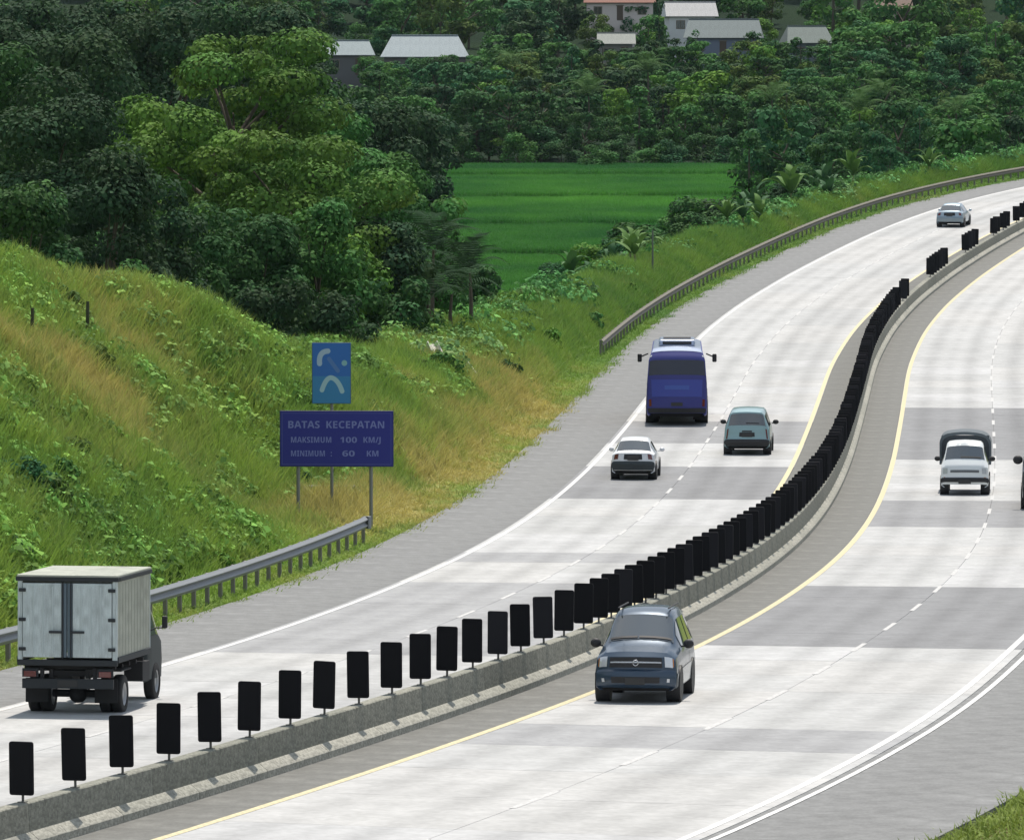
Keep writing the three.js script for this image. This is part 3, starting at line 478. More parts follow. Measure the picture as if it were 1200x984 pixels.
// --- box truck, seen from behind
{
  const L = 5.6, c = group('box_truck'); tag(c, 'pale blue box truck seen from behind at the lower left edge', 'truck');
  const sheet = texture(256, 256, (u, v) => { const g = 0.84 + 0.14 * (n8(u, v) - 0.5) + 0.07 * (n24(u * 2, v * 0.4) - 0.5) + 0.06 * (n96(u, v) - 0.5) - 0.2 * Math.max(0, n24(u * 3, v * 0.2) - 0.78); return [g, g, g * 0.98]; });
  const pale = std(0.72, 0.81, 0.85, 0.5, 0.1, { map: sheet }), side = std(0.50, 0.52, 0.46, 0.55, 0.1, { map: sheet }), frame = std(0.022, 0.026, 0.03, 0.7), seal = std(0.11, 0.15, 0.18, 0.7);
  const z1 = L / 2, bl = 3.35, y0 = 1.12, y1 = 2.8, w = 1.03;
  const cargo = group('cargo_box', c);
  box('front_wall', 2 * w, y1 - y0, 0.05, 0, (y0 + y1) / 2, z1 - bl + 0.03, pale, cargo);
  for (const s of [-1, 1]) {
    box('side_wall', 0.05, y1 - y0 - 0.04, bl - 0.2, s * (w - 0.025), (y0 + y1) / 2, z1 - bl / 2 - 0.02, side, cargo);
    for (let k = 0; k < 11; k++) box('rib', 0.012, y1 - y0 - 0.2, 0.05, s * (w + 0.001), (y0 + y1) / 2, z1 - 0.3 - k * 0.29, side, cargo);
    box('corner_post', 0.1, y1 - y0, 0.09, s * (w - 0.045), (y0 + y1) / 2, z1 - 0.045, pale, cargo);
    box('bottom_rail', 0.06, 0.12, bl - 0.1, s * (w + 0.003), y0 + 0.03, z1 - bl / 2, frame, cargo);
  }
  box('roof', 2 * w + 0.05, 0.07, bl, 0, y1 + 0.05, z1 - bl / 2 + 0.02, side, cargo, 0.03); box('top_rail', 2 * w + 0.08, 0.09, 0.12, 0, y1 - 0.005, z1 - 0.035, frame, cargo); for (const s of [-1, 1]) box('roof_rail', 0.06, 0.09, bl - 0.15, s * (w + 0.012), y1 - 0.005, z1 - bl / 2 - 0.06, frame, cargo);
  for (const s of [-1, 1]) {
    const dr = group('rear_door', cargo);
    box('door_leaf', 0.81, y1 - y0 - 0.17, 0.05, s * 0.52, (y0 + y1) / 2 - 0.005, z1 + 0.0, pale, dr);
    for (let k = 0; k < 3; k++) box('stiffener', 0.035, y1 - y0 - 0.3, 0.02, s * (0.3 + k * 0.2), (y0 + y1) / 2, z1 + 0.03, pale, dr);
    box('seal', 0.1, y1 - y0 - 0.17, 0.06, s * 0.058, (y0 + y1) / 2 - 0.005, z1 + 0.004, seal, dr);
    mesh('lock_rod', new THREE.CylinderGeometry(0.018, 0.018, y1 - y0 - 0.12, 8), frame, dr).position.set(s * 0.085, (y0 + y1) / 2, z1 + 0.052);
    box('lock_handle', 0.3, 0.05, 0.03, s * 0.22, y0 + 0.6, z1 + 0.065, frame, dr);
    for (let k = 0; k < 3; k++) box('hinge', 0.15, 0.07, 0.03, s * 0.93, y0 + 0.25 + k * 0.6, z1 + 0.035, frame, dr);
  }
  box('sill', 2 * w + 0.02, 0.12, 0.1, 0, y0 - 0.03, z1 - 0.03, frame, cargo);
  const ch = group('chassis', c);
  for (const s of [-1, 1]) box('frame_rail', 0.09, 0.2, L - 0.5, s * 0.38, 0.86, 0.05, chassisMat, ch); for (let k = 0; k < 4; k++) box('cross_member', 0.7, 0.12, 0.08, 0, 0.86, z1 - 0.3 - k * 0.9, chassisMat, ch); for (let k = 0; k < 5; k++) box('floor_bearer', 1.9, 0.08, 0.08, 0, 0.985, z1 - 0.3 - k * 0.68, chassisMat, ch);
  box('rear_bumper', 1.9, 0.2, 0.08, 0, 0.66, z1 - 0.08, frame, ch); for (const s of [-1, 1]) { box('bumper_bracket', 0.08, 0.4, 0.08, s * 0.55, 0.78, z1 - 0.14, chassisMat, ch); const tl = box('tail_lamp', 0.26, 0.12, 0.05, s * 0.78, 0.86, z1 - 0.03, lampRed, ch); box('lamp_bracket', 0.34, 0.18, 0.03, s * 0.78, 0.88, z1 - 0.06, frame, ch); box('mud_flap', 0.48, 0.5, 0.015, s * 0.72, 0.5, z1 - 0.42, rubber, ch); }
  box('tool_box', 0.4, 0.4, 0.7, 0.75, 0.72, -0.5, chassisMat, ch); box('fuel_tank', 0.42, 0.42, 0.8, -0.74, 0.72, -0.45, chassisMat, ch); const p = plate(ch, z1 - 0.03, 0.67, 0.42);
  mesh('axle', new THREE.CapsuleGeometry(0.08, 1.4, 4, 10).rotateZ(Math.PI / 2), chassisMat, ch).position.set(0, 0.4, z1 - 1.05); mesh('differential', new THREE.SphereGeometry(0.2, 14, 10), chassisMat, ch).position.set(0, 0.4, z1 - 1.05);
  const B = new Body([[0.08, 0.55, 0.8, 0.54, 0.86, 0.88, 0.42, 0.1, 0], [0, 0.8, 0.86, 0.77, 0.9, 0.92, 0.4, 0.12, 0.01], [0.05, 1.25, 0.86, 1.2, 0.92, 0.94, 0.4, 0.1, 0.02], [0.4, 1.98, 0.72, 1.3, 0.92, 0.94, 0.4, 0.08, 0.03], [0.6, 2.1, 0.72, 1.3, 0.92, 0.94, 0.4, 0.02, 0.04], [1.5, 2.1, 0.72, 1.3, 0.92, 0.94, 0.42, 0, 0.04], [1.56, 1.9, 0.74, 1.3, 0.9, 0.92, 0.44, 0, 0.02], [1.6, 0.7, 0.8, 0.68, 0.86, 0.88, 0.5, 0, 0]].map((r) => [r[0], r[1], r[2] * 0.89, r[3], r[4] * 0.89, r[5] * 0.89, ...r.slice(6)]), L);
  mesh('cab', B.shell(), std(0.018, 0.026, 0.028, 0.6), c); mesh('windscreen', B.patch(2.15, 2.9, -2.7, 2.7), glass, c); B.both('side_window', 2.7, 4.7, 3.2, 3.9, glass, c);
  for (const s of [-1, 1]) box('mirror', 0.12, 0.26, 0.07, s * 0.96, 1.62, -L / 2 + 0.45, blackTrim, c, 0.03); for (const s of [-1, 1]) box('mirror_arm', 0.2, 0.03, 0.03, s * 0.87, 1.5, -L / 2 + 0.45, blackTrim, c);
  for (const s of [-1, 1]) { wheel(c, s * 0.75, -L / 2 + 0.75, 0.4, 0.22); const g = wheel(c, s * 0.87, z1 - 1.05, 0.4, 0.22); wheel(c, s * 0.62, z1 - 1.05, 0.4, 0.22); box('mudguard', 0.54, 0.03, 0.95, s * 0.74, 0.9, z1 - 1.05, chassisMat, c); }
  place(c, 147, colX(69, 147), false, L, 0.045);
}
// --- dark van cut by the right edge of the frame
{
  const L = 4.8, c = group('dark_van'); tag(c, 'dark grey high van cut off by the right edge of the photo', 'van');
  const B = new Body([[0.08, 0.45, 0.78, 0.44, 0.84, 0.86, 0.32, 0.12, 0], [0, 0.7, 0.84, 0.67, 0.88, 0.9, 0.3, 0.14, 0.01], [0.08, 1.15, 0.84, 1.1, 0.9, 0.92, 0.3, 0.12, 0.02], [0.3, 1.3, 0.82, 1.2, 0.91, 0.93, 0.3, 0.1, 0.03], [0.85, 2.1, 0.74, 1.3, 0.91, 0.93, 0.3, 0.06, 0.04], [1.2, 2.3, 0.74, 1.3, 0.91, 0.93, 0.3, 0.02, 0.05], [4.5, 2.3, 0.74, 1.3, 0.91, 0.93, 0.32, 0, 0.05], [4.75, 2.1, 0.76, 1.3, 0.9, 0.92, 0.34, -0.05, 0.03], [4.8, 0.7, 0.84, 0.68, 0.88, 0.9, 0.36, -0.05, 0], [4.76, 0.45, 0.78, 0.44, 0.84, 0.86, 0.36, -0.05, 0]], L);
  mesh('body', B.shell(), paint(0.045, 0.055, 0.065, 0.2), c); mesh('windscreen', B.patch(3.12, 3.9, -2.75, 2.75, 0.01), glass, c); for (const [a, b] of [[3.6, 4.8], [5.05, 5.45], [5.5, 6.5]]) B.both('side_window', a, b, 3.2, 3.9, glass, c, 0.01);
  B.both('headlight', 1.25, 1.8, 1.8, 2.9, lampClear, c, 0.012); mesh('grille', B.patch(1.3, 1.7, -1.6, 1.6, 0.012), blackTrim, c); mesh('bumper', B.patch(0.5, 0.98, -4.5, 4.5, 0.02), blackTrim, c); plate(c, -L / 2 - 0.02, 0.56);
  mirrors(c, 0.94, 1.42, -L / 2 + 0.75, blackTrim, 1.7);
  arches(c, B, [-L / 2 + 0.9, L / 2 - 1.0], 0.945, 0.34); for (const z of [-L / 2 + 0.9, L / 2 - 1.0]) for (const s of [-1, 1]) wheel(c, s * 0.83, z, 0.34, 0.2);
  box('underbody', 1.5, 0.16, L - 0.8, 0, 0.4, 0, chassisMat, c);
  c.scale.y = 1.1; place(c, 234, colX(1198, 234) + 0.96, true, L);
}

// ------------------------------------------------------------------ plants
const leafMat = (r, g, b) => phys(r, g, b, { vertexColors: true, roughness: 0.75, side: THREE.DoubleSide, transmission: 0.32, thickness: 0, specularIntensity: 0.12 });
const SHADES = { bright: leafMat(0.16, 0.31, 0.035), fresh: leafMat(0.105, 0.225, 0.035), leafy: leafMat(0.098, 0.195, 0.038), mid: leafMat(0.066, 0.175, 0.042), deep: leafMat(0.047, 0.12, 0.036), dark: leafMat(0.036, 0.078, 0.034), olive: leafMat(0.09, 0.15, 0.036), blue: leafMat(0.044, 0.135, 0.052) };
const bark = std(0.085, 0.068, 0.05, 0.95);
function leaves(seed, clumps, size, density) {
  const R = rng(seed), pos = [], nor = [], col = [], idx = [], v = new THREE.Vector3(), n = new THREE.Vector3(), a = new THREE.Vector3(), b = new THREE.Vector3();
  for (const c of clumps) {
    const tint = 0.78 + 0.44 * R(), warm = (R() - 0.5) * 0.24, count = Math.round(density * c.r * c.r * (c.k ?? 1));
    for (let i = 0; i < count; i++) {
      do v.set(R() * 2 - 1, R() * 2 - 1, R() * 2 - 1); while (v.lengthSq() > 1 || v.lengthSq() < 0.02);
      const q = v.length(); v.multiplyScalar(Math.pow(q, -0.6));                     // mostly near the clump's skin
      n.copy(v).normalize(); n.y += 0.55; n.x += (R() - 0.5) * 1.3; n.y += (R() - 0.5) * 0.9; n.z += (R() - 0.5) * 1.3; n.normalize();
      const P = [c.x + v.x * c.r, c.y + v.y * c.r * (c.flat ?? 0.8), c.z + v.z * c.r];
      a.set(R() - 0.5, R() - 0.5, R() - 0.5).cross(n).normalize(); b.copy(n).cross(a);
      const l = size * (0.6 + 0.8 * R()), w = l * (0.32 + 0.22 * R()), k = pos.length / 3, lift = l * 0.12;
      pos.push(P[0] - a.x * l * 0.5, P[1] - a.y * l * 0.5 - lift, P[2] - a.z * l * 0.5, P[0] + b.x * w, P[1] + b.y * w, P[2] + b.z * w, P[0] + a.x * l * 0.5, P[1] + a.y * l * 0.5 - lift, P[2] + a.z * l * 0.5, P[0] - b.x * w, P[1] - b.y * w, P[2] - b.z * w);
      const t = tint * (0.7 + 0.6 * R());
      for (let m = 0; m < 4; m++) { nor.push(n.x, n.y, n.z); col.push(t * (1 + warm), t, t * (1 - warm)); }
      idx.push(k, k + 2, k + 1, k, k + 3, k + 2);
    }
  }
  const g = new THREE.BufferGeometry(); g.setAttribute('position', new THREE.Float32BufferAttribute(pos, 3)); g.setAttribute('normal', new THREE.Float32BufferAttribute(nor, 3)); g.setAttribute('color', new THREE.Float32BufferAttribute(col, 3)); g.setIndex(idx); return g;
}
function limb(x0, y0, z0, r0, x1, y1, z1, r1, s = 6) { const A = new THREE.Vector3(x0, y0, z0), D = new THREE.Vector3(x1, y1, z1).sub(A), L = D.length(), g = new THREE.CylinderGeometry(r1, r0, L, s, 1); g.translate(0, L / 2, 0); g.applyQuaternion(new THREE.Quaternion().setFromUnitVectors(new THREE.Vector3(0, 1, 0), D.normalize())); g.translate(x0, y0, z0); return g.toNonIndexed(); }
// crowns ten metres tall, five across either way; scaled where they stand
function treeShape(seed, kind, fine, sx = 1, sy = 1, size = 0.47) {
  const R = rng(seed), C = [], W = [];
  const put = (x, y, z, r, flat, k) => C.push({ x, y, z, r, flat, k });
  if (kind === 'round') {
    W.push(limb(0, -0.6, 0, 0.26, 0.1, 4, 0.05, 0.18));
    for (let i = 0; i < (fine ? 44 : 28); i++) { const y = 0.3 + 0.68 * Math.pow(R(), 0.85), t = R() * 6.283, rr = Math.sqrt(Math.max(0, 1 - ((y - 0.58) / 0.46) ** 2)) * (0.55 + 0.45 * R()); put(3.4 * rr * Math.cos(t), y * 9.2, 3.4 * rr * Math.sin(t), 0.75 + 0.75 * R(), 0.72); if (i % 4 === 0) W.push(limb(0.1, 3 + y * 2, 0, 0.12, C.at(-1).x * 0.9, C.at(-1).y - 0.3, C.at(-1).z * 0.9, 0.03, 5)); }
  } else if (kind === 'layer') {
    W.push(limb(0, -0.6, 0, 0.24, -0.2, 5, 0.1, 0.17));
    for (const [h, r, n] of fine ? [[9.1, 2.6, 11], [8.2, 3.7, 15], [7.1, 4.4, 16], [5.9, 4.5, 15], [4.6, 4.0, 12], [3.4, 3.2, 8]] : [[9.2, 2.6, 5], [7.8, 4.0, 8], [6.2, 4.5, 9], [4.6, 3.8, 6]]) {
      const ox = (R() - 0.5) * 1.4, oz = (R() - 0.5) * 1.4;
      for (let i = 0; i < n; i++) { const t = i / n * 6.283 + R() * 0.5, q = r * (0.35 + 0.6 * Math.sqrt(R())); put(ox + q * Math.cos(t), h - 0.05 * q * q + (R() - 0.5) * 1.3, oz + q * Math.sin(t), 0.6 + 0.75 * R(), 0.5); }
      for (let i = 0; i < 4; i++) { const t = i * 1.57 + R(); W.push(limb(-0.1, h - 2.2, 0, 0.1, ox + r * 0.75 * Math.cos(t), h - 0.5, oz + r * 0.75 * Math.sin(t), 0.03, 5)); }
    }
  } else if (kind === 'tall') {
    W.push(limb(0, -0.6, 0, 0.2, 0.1, 8.5, 0, 0.05));
    for (let i = 0; i < (fine ? 34 : 20); i++) { const y = 0.22 + 0.76 * R(), t = R() * 6.283, rr = (0.35 + 1.25 * Math.sin(Math.PI * clamp((y - 0.1) / 0.95, 0, 1))) * (0.5 + 0.5 * R()); put(1.35 * rr * Math.cos(t), y * 9.6, 1.35 * rr * Math.sin(t), 0.55 + 0.5 * R(), 0.8); }
  } else { // bush: foliage to the ground
    for (let i = 0; i < 3; i++) W.push(limb(0, -0.3, 0, 0.14, (R() - 0.5) * 3, 4, (R() - 0.5) * 3, 0.05, 5));
    for (let i = 0; i < (fine ? 34 : 16); i++) { const y = R(), t = R() * 6.283, rr = Math.sqrt(1 - y * y * 0.85) * (0.45 + 0.5 * R()); put(4.2 * rr * Math.cos(t), 0.6 + y * 7.8, 4.2 * rr * Math.sin(t), (fine ? 0.8 : 1.2) + 0.9 * R(), 0.85); }
  }
  const trunk = mergeGeometries(W);
  if (fine) { trunk.scale(sx, sy, sx); for (const c of C) { c.x *= sx; c.z *= sx; c.y *= sy; c.r *= Math.cbrt(sx * sx * sy); } }
  return { crown: leaves(seed + 1, C, size, fine ? 10.5 / (size * size) : 57), trunk };
}
const SHAPES = {}; for (const k of ['round', 'layer', 'tall', 'bush']) { SHAPES[k] = [0, 1, 2].map((i) => treeShape(100 + i * 7 + k.length * 31, k, false)); }
function tree(name, kind, v, shade, x, d, height, radius, label, category, grp, spin) {
  const fine = kind.endsWith('+'), s = fine ? treeShape(1000 + Math.round(x * 31 + d * 17), kind.slice(0, -1), true, radius / 4.3, height / 9.7, clamp(d * 0.00066, 0.13, 0.36) * (height < 3 ? 0.8 : 1)) : SHAPES[kind][v % SHAPES[kind].length], g = group(name), y = ground(x, d);
  g.position.set(x, y - 0.12, -d); g.rotation.y = spin; if (!fine) g.scale.set(radius / 4.3, height / 9.7, radius / 4.3);
  mesh('crown', s.crown, SHADES[shade], g); mesh('trunk', s.trunk, bark, g);
  return tag(g, label, category, grp);
}
const TR = rng(77);
function byRow(name, kind, shade, px, d, top, radius, label, category = 'tree', grp) { const x = colX(px, d), h = EYE - top * d / FOCAL - ground(x, d); return tree(name, kind, Math.floor(TR() * 9), shade, x, d, Math.max(1.2, h), radius, label, category, grp, TR() * 6.28); }
const T = (...a) => byRow('broadleaf_tree', ...a);
T('layer+', 'leafy', 278, 338, 34, 5.0, 'bright green tree with a broad layered crown, tallest in the left grove');
T('layer+', 'leafy', 338, 306, 158, 4.7, "bright green tree with flat low layers, in front of the grove's tallest tree");
T('round+', 'deep', 300, 290, 236, 2.6, 'deep green rounded tree low in the grove under the flat layered tree');
T('round+', 'mid', 372, 292, 222, 2.3, 'mid green rounded tree low in the grove, above the small blue sign');
T('round+', 'deep', 222, 284, 226, 2.3, 'deep green rounded tree low in the grove near the hill crest');
T('round+', 'dark', 450, 304, 250, 2.2, 'dark rounded tree at the right front of the grove');
T('round+', 'dark', 40, 292, 62, 4.2, 'large dark tree at the left edge above the hill crest');
T('round+', 'dark', 118, 270, 152, 2.9, 'dark tree rising from the hill crest, right of the large dark one');
T('round+', 'deep', 22, 264, 196, 2.6, 'low dark tree on the crest at the very left edge');
T('round+', 'dark', 178, 278, 196, 2.2, 'dark narrow tree beside the crest, left of the low layered tree');
T('round+', 'mid', 446, 328, 168, 2.9, 'mid green tree at the right of the grove, below the pale roofs');
T('round+', 'mid', 505, 338, 212, 2.1, 'mid green tree on the right end of the grove beside the rice field');
T('round+', 'fresh', 394, 302, 262, 2.3, 'fresh green rounded tree in the front of the grove above the blue signs');
T('bush+', 'deep', 250, 288, 262, 2.7, 'dark green bushy tree under the layered tree in the grove', 'tree');
T('bush+', 'dark', 322, 281, 308, 2.2, 'dark bushy thicket at the foot of the grove, left of the small blue sign', 'bush');
T('bush+', 'dark', 398, 287, 330, 1.7, 'dark bushy thicket right behind the small blue sign', 'bush');
T('bush+', 'deep', 462, 300, 312, 2.1, 'deep green thicket at the right foot of the grove', 'bush');
T('bush+', 'mid', 150, 262, 282, 1.5, 'leafy grey green shrub on the hill crest under the dark tree', 'bush');
T('bush+', 'deep', 205, 262, 318, 1.4, 'dark leafy shrub where the hill crest meets the grove', 'bush');
T('round+', 'fresh', 196, 345, 92, 3.4, 'green round tree filling the grove left of its tallest tree');
T('round+', 'mid', 392, 352, 96, 3.0, 'mid green tree behind the grove, left of the pale roofs');
T('round+', 'dark', 92, 372, 8, 4.6, 'tall dark tree behind the large dark tree at upper left');
T('round+', 'deep', 2, 345, 34, 4.0, 'deep green tall tree in the upper left corner');
T('round+', 'dark', 300, 430, -14, 4.6, 'dark tall tree rising behind the bright layered tree');
T('round+', 'dark', 190, 450, -20, 5.0, 'dark tall tree at the top edge, left of the bright layered tree');
T('round+', 'deep', 545, 372, 276, 1.5, 'small dark tree at the near left corner of the rice field');
T('bush+', 'deep', 562, 352, 302, 1.3, 'dark shrub by the near edge of the rice field', 'bush');
for (const [px, d, top] of [[300, 500, -8], [60, 480, -12], [130, 520, -16], [250, 530, -10], [-10, 520, -10], [20, 420, 10], [290, 460, 30], [430, 480, 112], [470, 520, 122], [400, 560, 90], [285, 600, 0], [500, 600, 128]])
  T('round+', TR() < 0.5 ? 'dark' : 'deep', px, d, top, 3.6 + TR() * 1.6, px < 380 ? 'dark tree crowded behind the grove at upper left' : 'dark tree between the grove and the pale roofs', 'tree', px < 380 ? 'dark trees behind the left grove' : 'trees below the pale roofs');
// the wood behind the rice field: rows climbing the far slope
{
  const R = rng(91), limit = (px, d) => d > 925 && d < 1000 && px > 660 && px < 905 ? (px < 778 ? 14 : 34) : d < 925 ? (px > 350 && px < 585 ? 66 + 5 * Math.sin(px * 7) : px > 660 && px < 990 ? 52 + 9 * Math.sin(px * 7) : -40) : -400;
  for (const [d0, n, hLo, hHi] of [[728, 26, 2.6, 4.4], [742, 17, 5.2, 8], [752, 22, 2.5, 5], [768, 15, 5.5, 8.5], [785, 20, 3, 6], [800, 15, 5, 8], [820, 20, 3, 6], [838, 16, 5, 8], [858, 20, 3, 7], [862, 26, 6, 10], [874, 28, 6, 10], [915, 20, 4, 9], [945, 12, 9, 13], [958, 20, 3, 6.5], [985, 12, 11, 15], [1005, 20, 4, 8], [1022, 22, 5, 9], [1034, 13, 12, 17], [1062, 22, 8, 12], [1085, 14, 14, 20]]) for (let i = 0; i < n; i++) {
    const px = lerp(d0 < 880 ? 430 : -40, 1240, (i + 0.2 + 0.6 * R()) / n), d = d0 + 22 * (R() - 0.5), x = colX(px, d), g0 = ground(x, d);
    let h = lerp(hLo, hHi, R()); const top = (EYE - g0 - h) * FOCAL / d, lim = limit(px, d); if (top < lim) h = EYE - g0 - lim * d / FOCAL; if (h < 1.6) continue;
    const k = R(), kind = h < 4.6 ? 'bush' : k < 0.6 ? 'round' : k < 0.78 ? 'layer' : 'tall', sh = ['dark', 'deep', 'fresh', 'mid', 'blue', 'deep', 'olive', 'mid'][Math.floor(R() * 8)];
    tree('forest_tree', kind, Math.floor(R() * 9), sh, x, d, h, clamp(h * (0.4 + 0.18 * R()), 2.2, 5.5), `${{ dark: 'dark', deep: 'deep green', mid: 'mid green', blue: 'bluish green', olive: 'olive', fresh: 'fresh green' }[sh]} ${{ bush: 'bushy', round: 'rounded', layer: 'layered', tall: 'slender' }[kind]} tree ${d > 925 ? 'in the wood behind the houses' : d < 757 ? 'at the field edge of the wood' : d < 830 ? 'in the middle of the wood' : 'in the wood below the houses'}, ${px < 330 ? 'far left' : px < 640 ? 'by the pale roofs' : px < 880 ? 'by the grey roofs' : px < 1040 ? 'right of the houses' : 'far right'}`, 'tree', 'trees of the wood beyond the rice field', R() * 6.28);
  }
  byRow('broadleaf_tree', 'round', 'deep', 372, 878, 60, 2.4, 'green tree hiding the wall of the smaller pale roofed house'); byRow('broadleaf_tree', 'round', 'mid', 432, 878, 62, 2.0, 'green tree between the two pale roofed houses');
  byRow('broadleaf_tree', 'tall', 'dark', 772, 915, -14, 1.6, 'slim dark tree standing between the white and grey houses'); byRow('broadleaf_tree', 'round', 'dark', 612, 905, 6, 3.2, 'dark rounded tree right of the pale hipped roof');
  byRow('broadleaf_tree', 'tall', 'olive', 516, 905, -6, 1.9, 'brownish tree trunk rising behind the pale hipped roof');
  // trees between the field's right end and the bend
  for (let i = 0; i < 34; i++) { const px = lerp(868, 1230, (i + R()) / 34), d = 560 + 150 * R(), x = colX(px, d), h = 4.5 + 4.5 * R(), k = R(); if (offRoad(x, d) > -16) continue;
    tree('roadside_tree', h < 5.2 ? 'bush' : k < 0.7 ? 'round' : 'tall', Math.floor(R() * 9), ['deep', 'mid', 'blue', 'dark', 'deep'][Math.floor(R() * 5)], x, d, h, h * (0.34 + 0.14 * R()), (px < 1000 ? `dense ${h < 6 ? 'low' : 'tall'} tree behind the banana plants at the end of the rice field` : px < 1110 ? `dense ${h < 6 ? 'low' : 'tall'} tree on the slope above the silver car` : `dense ${h < 6 ? 'low' : 'tall'} tree beyond the far bend at the right edge`), 'tree', 'trees beside the far bend', R() * 6.28); }
}
{ // thicket close behind the far rail
  const R = rng(98);
  for (let i = 0; i < 30; i++) { const d = 432 + 118 * (i + R()) / 30, u = -18.5 - 12 * R(), p = onRoad(d, u), h = 1.8 + 2.6 * R(), tone = Math.floor(R() * 5), px = 600 + FOCAL * p.x / -p.z; if (px > 1240) continue; tree('roadside_bush', R() < 0.7 ? 'bush' : 'round', Math.floor(R() * 9), ['deep', 'mid', 'blue', 'fresh', 'dark'][tone], p.x, -p.z, h, h * (0.5 + 0.2 * R()), `${['deep green', 'mid green', 'bluish green', 'fresh green', 'dark'][tone]} ${h > 3 ? 'tall' : 'low'} bush behind the far guard rail ${px < 960 ? 'among the banana plants' : px < 1040 ? 'right of the banana plants' : 'above the silver car'}`, 'bush', 'bushes behind the far guard rail', R() * 6.28); }
}
// shrubs on the slope and the berm
{
  const R = rng(93);
  for (const [px, d, w, sh, label] of [[70, 236, 0.9, 'olive', 'olive shrub on the hill crest at far left'], [255, 243, 0.8, 'fresh', 'green shrub on the right shoulder of the hill'], [262, 214, 0.9, 'bright', 'bright green shrub on the slope left of the wide blue sign'], [300, 206, 0.7, 'bright', 'bright low shrub beside the left post of the wide blue sign'], [18, 186, 1.0, 'blue', 'grey green shrub low on the slope at the left edge'], [60, 190, 0.9, 'mid', 'mid green shrub low on the slope, second from the left edge'], [170, 200, 0.8, 'fresh', 'fresh green shrub halfway up the slope above the truck'], [8, 176, 0.7, 'dark', 'dark low shrub left of the box truck'], [345, 236, 0.7, 'deep', 'dark shrub behind the left post of the wide blue sign'], [250, 196, 0.6, 'fresh', 'small green shrub at the foot of the slope near the guard rail'],
    [470, 268, 1.0, 'fresh', 'leafy shrub on the berm right of the small blue sign'], [520, 285, 0.9, 'mid', 'mid green shrub on the berm above the concrete chutes'], [590, 305, 1.0, 'deep', 'dark green shrub on the berm left of the blue bus'], [560, 296, 0.8, 'mid', 'green shrub on the berm beside the dark one'], [640, 330, 0.9, 'fresh', 'fresh shrub on the berm left of the far guard rail'], [690, 352, 0.9, 'mid', 'shrub just left of the start of the far guard rail'], [735, 378, 0.8, 'fresh', 'shrub behind the far guard rail near its start'], [430, 262, 0.8, 'bright', 'bright shrub on the berm above the wide blue sign'], [620, 345, 0.9, 'olive', 'olive shrub at the rim of the berm before the rice field'], [700, 395, 1.0, 'fresh', 'light shrub between the rice field and the far guard rail']]) {
    const x = colX(px, d); tree('shrub', 'bush+', Math.floor(R() * 9), sh, x, d, w * (1.1 + 0.5 * R()), w, label, 'shrub', 'shrubs on the slope', R() * 6.28);
  }
}
{
  const R = rng(94);
  for (let i = 0; i < 34; i++) {
    const d = i < 22 ? 165 + 85 * R() : 262 + 80 * R(), v = i < 22 ? 2.5 + 11 * R() : 2 + 4 * R(), p = onRoad(d, -13.3 - v), w = 0.35 + 0.5 * R(), k = Math.floor(R() * 5);
    tree('small_shrub', 'bush+', 0, ['deep', 'mid', 'bright', 'olive', 'fresh'][k], p.x, -p.z, w * (1 + 0.7 * R()), w, `${['deep green', 'mid green', 'bright green', 'olive', 'fresh green'][k]} small shrub ${i < 22 ? (d < 205 ? 'low on the slope above the near guard rail' : 'high on the slope left of the signs') : 'on the berm between the signs and the far guard rail'}`, 'shrub', 'small shrubs scattered on the slope', R() * 6.28);
  }
}
// banana plants and palms: every leaf a part
const bananaLeaf = (() => { const pos = [], idx = [], n = 7; for (let i = 0; i <= n; i++) { const t = i / n, x = 1.7 * t, y = 0.9 * Math.sin(t * 2.1) - 0.25 * t * t, w = 0.27 * Math.sin(Math.PI * Math.pow(t * 0.97 + 0.03, 0.7)); pos.push(x, y + 0.06, -w, x, y, 0, x, y + 0.06, w); } for (let i = 0; i < n; i++) for (let k = 0; k < 2; k++) { const a = i * 3 + k; idx.push(a, a + 3, a + 1, a + 1, a + 3, a + 4); } const g = new THREE.BufferGeometry(); g.setAttribute('position', new THREE.Float32BufferAttribute(pos, 3)); g.setIndex(idx); g.computeVertexNormals(); return g; })();
const frond = (() => { const parts = []; for (let i = 2; i < 22; i++) { const t = i / 22, x = 2.6 * t, y = 1.1 * Math.sin(t * 2.4) - 0.7 * t * t, l = 0.75 * Math.sin(Math.PI * (0.15 + 0.8 * t)); for (const s of [-1, 1]) { const g = new THREE.BufferGeometry(); g.setAttribute('position', new THREE.Float32BufferAttribute([x - 0.035, y, 0, x + 0.05, y, 0, x + 0.32, y - 0.28 * l, s * l], 3)); g.computeVertexNormals(); parts.push(g); } } return mergeGeometries(parts); })();
const bananaMats = [[0.075, 0.17, 0.055], [0.05, 0.125, 0.05], [0.11, 0.21, 0.055]].map(([r, g, b]) => phys(r, g, b, { roughness: 0.7, specularIntensity: 0.2, side: THREE.DoubleSide, transmission: 0.25, thickness: 0 }));
const palmMat = phys(0.03, 0.062, 0.03, { roughness: 0.9, specularIntensity: 0.1, side: THREE.DoubleSide, transmission: 0.15, thickness: 0 });
const farPalm = phys(0.075, 0.15, 0.045, { roughness: 0.85, specularIntensity: 0.15, side: THREE.DoubleSide, transmission: 0.25, thickness: 0 });
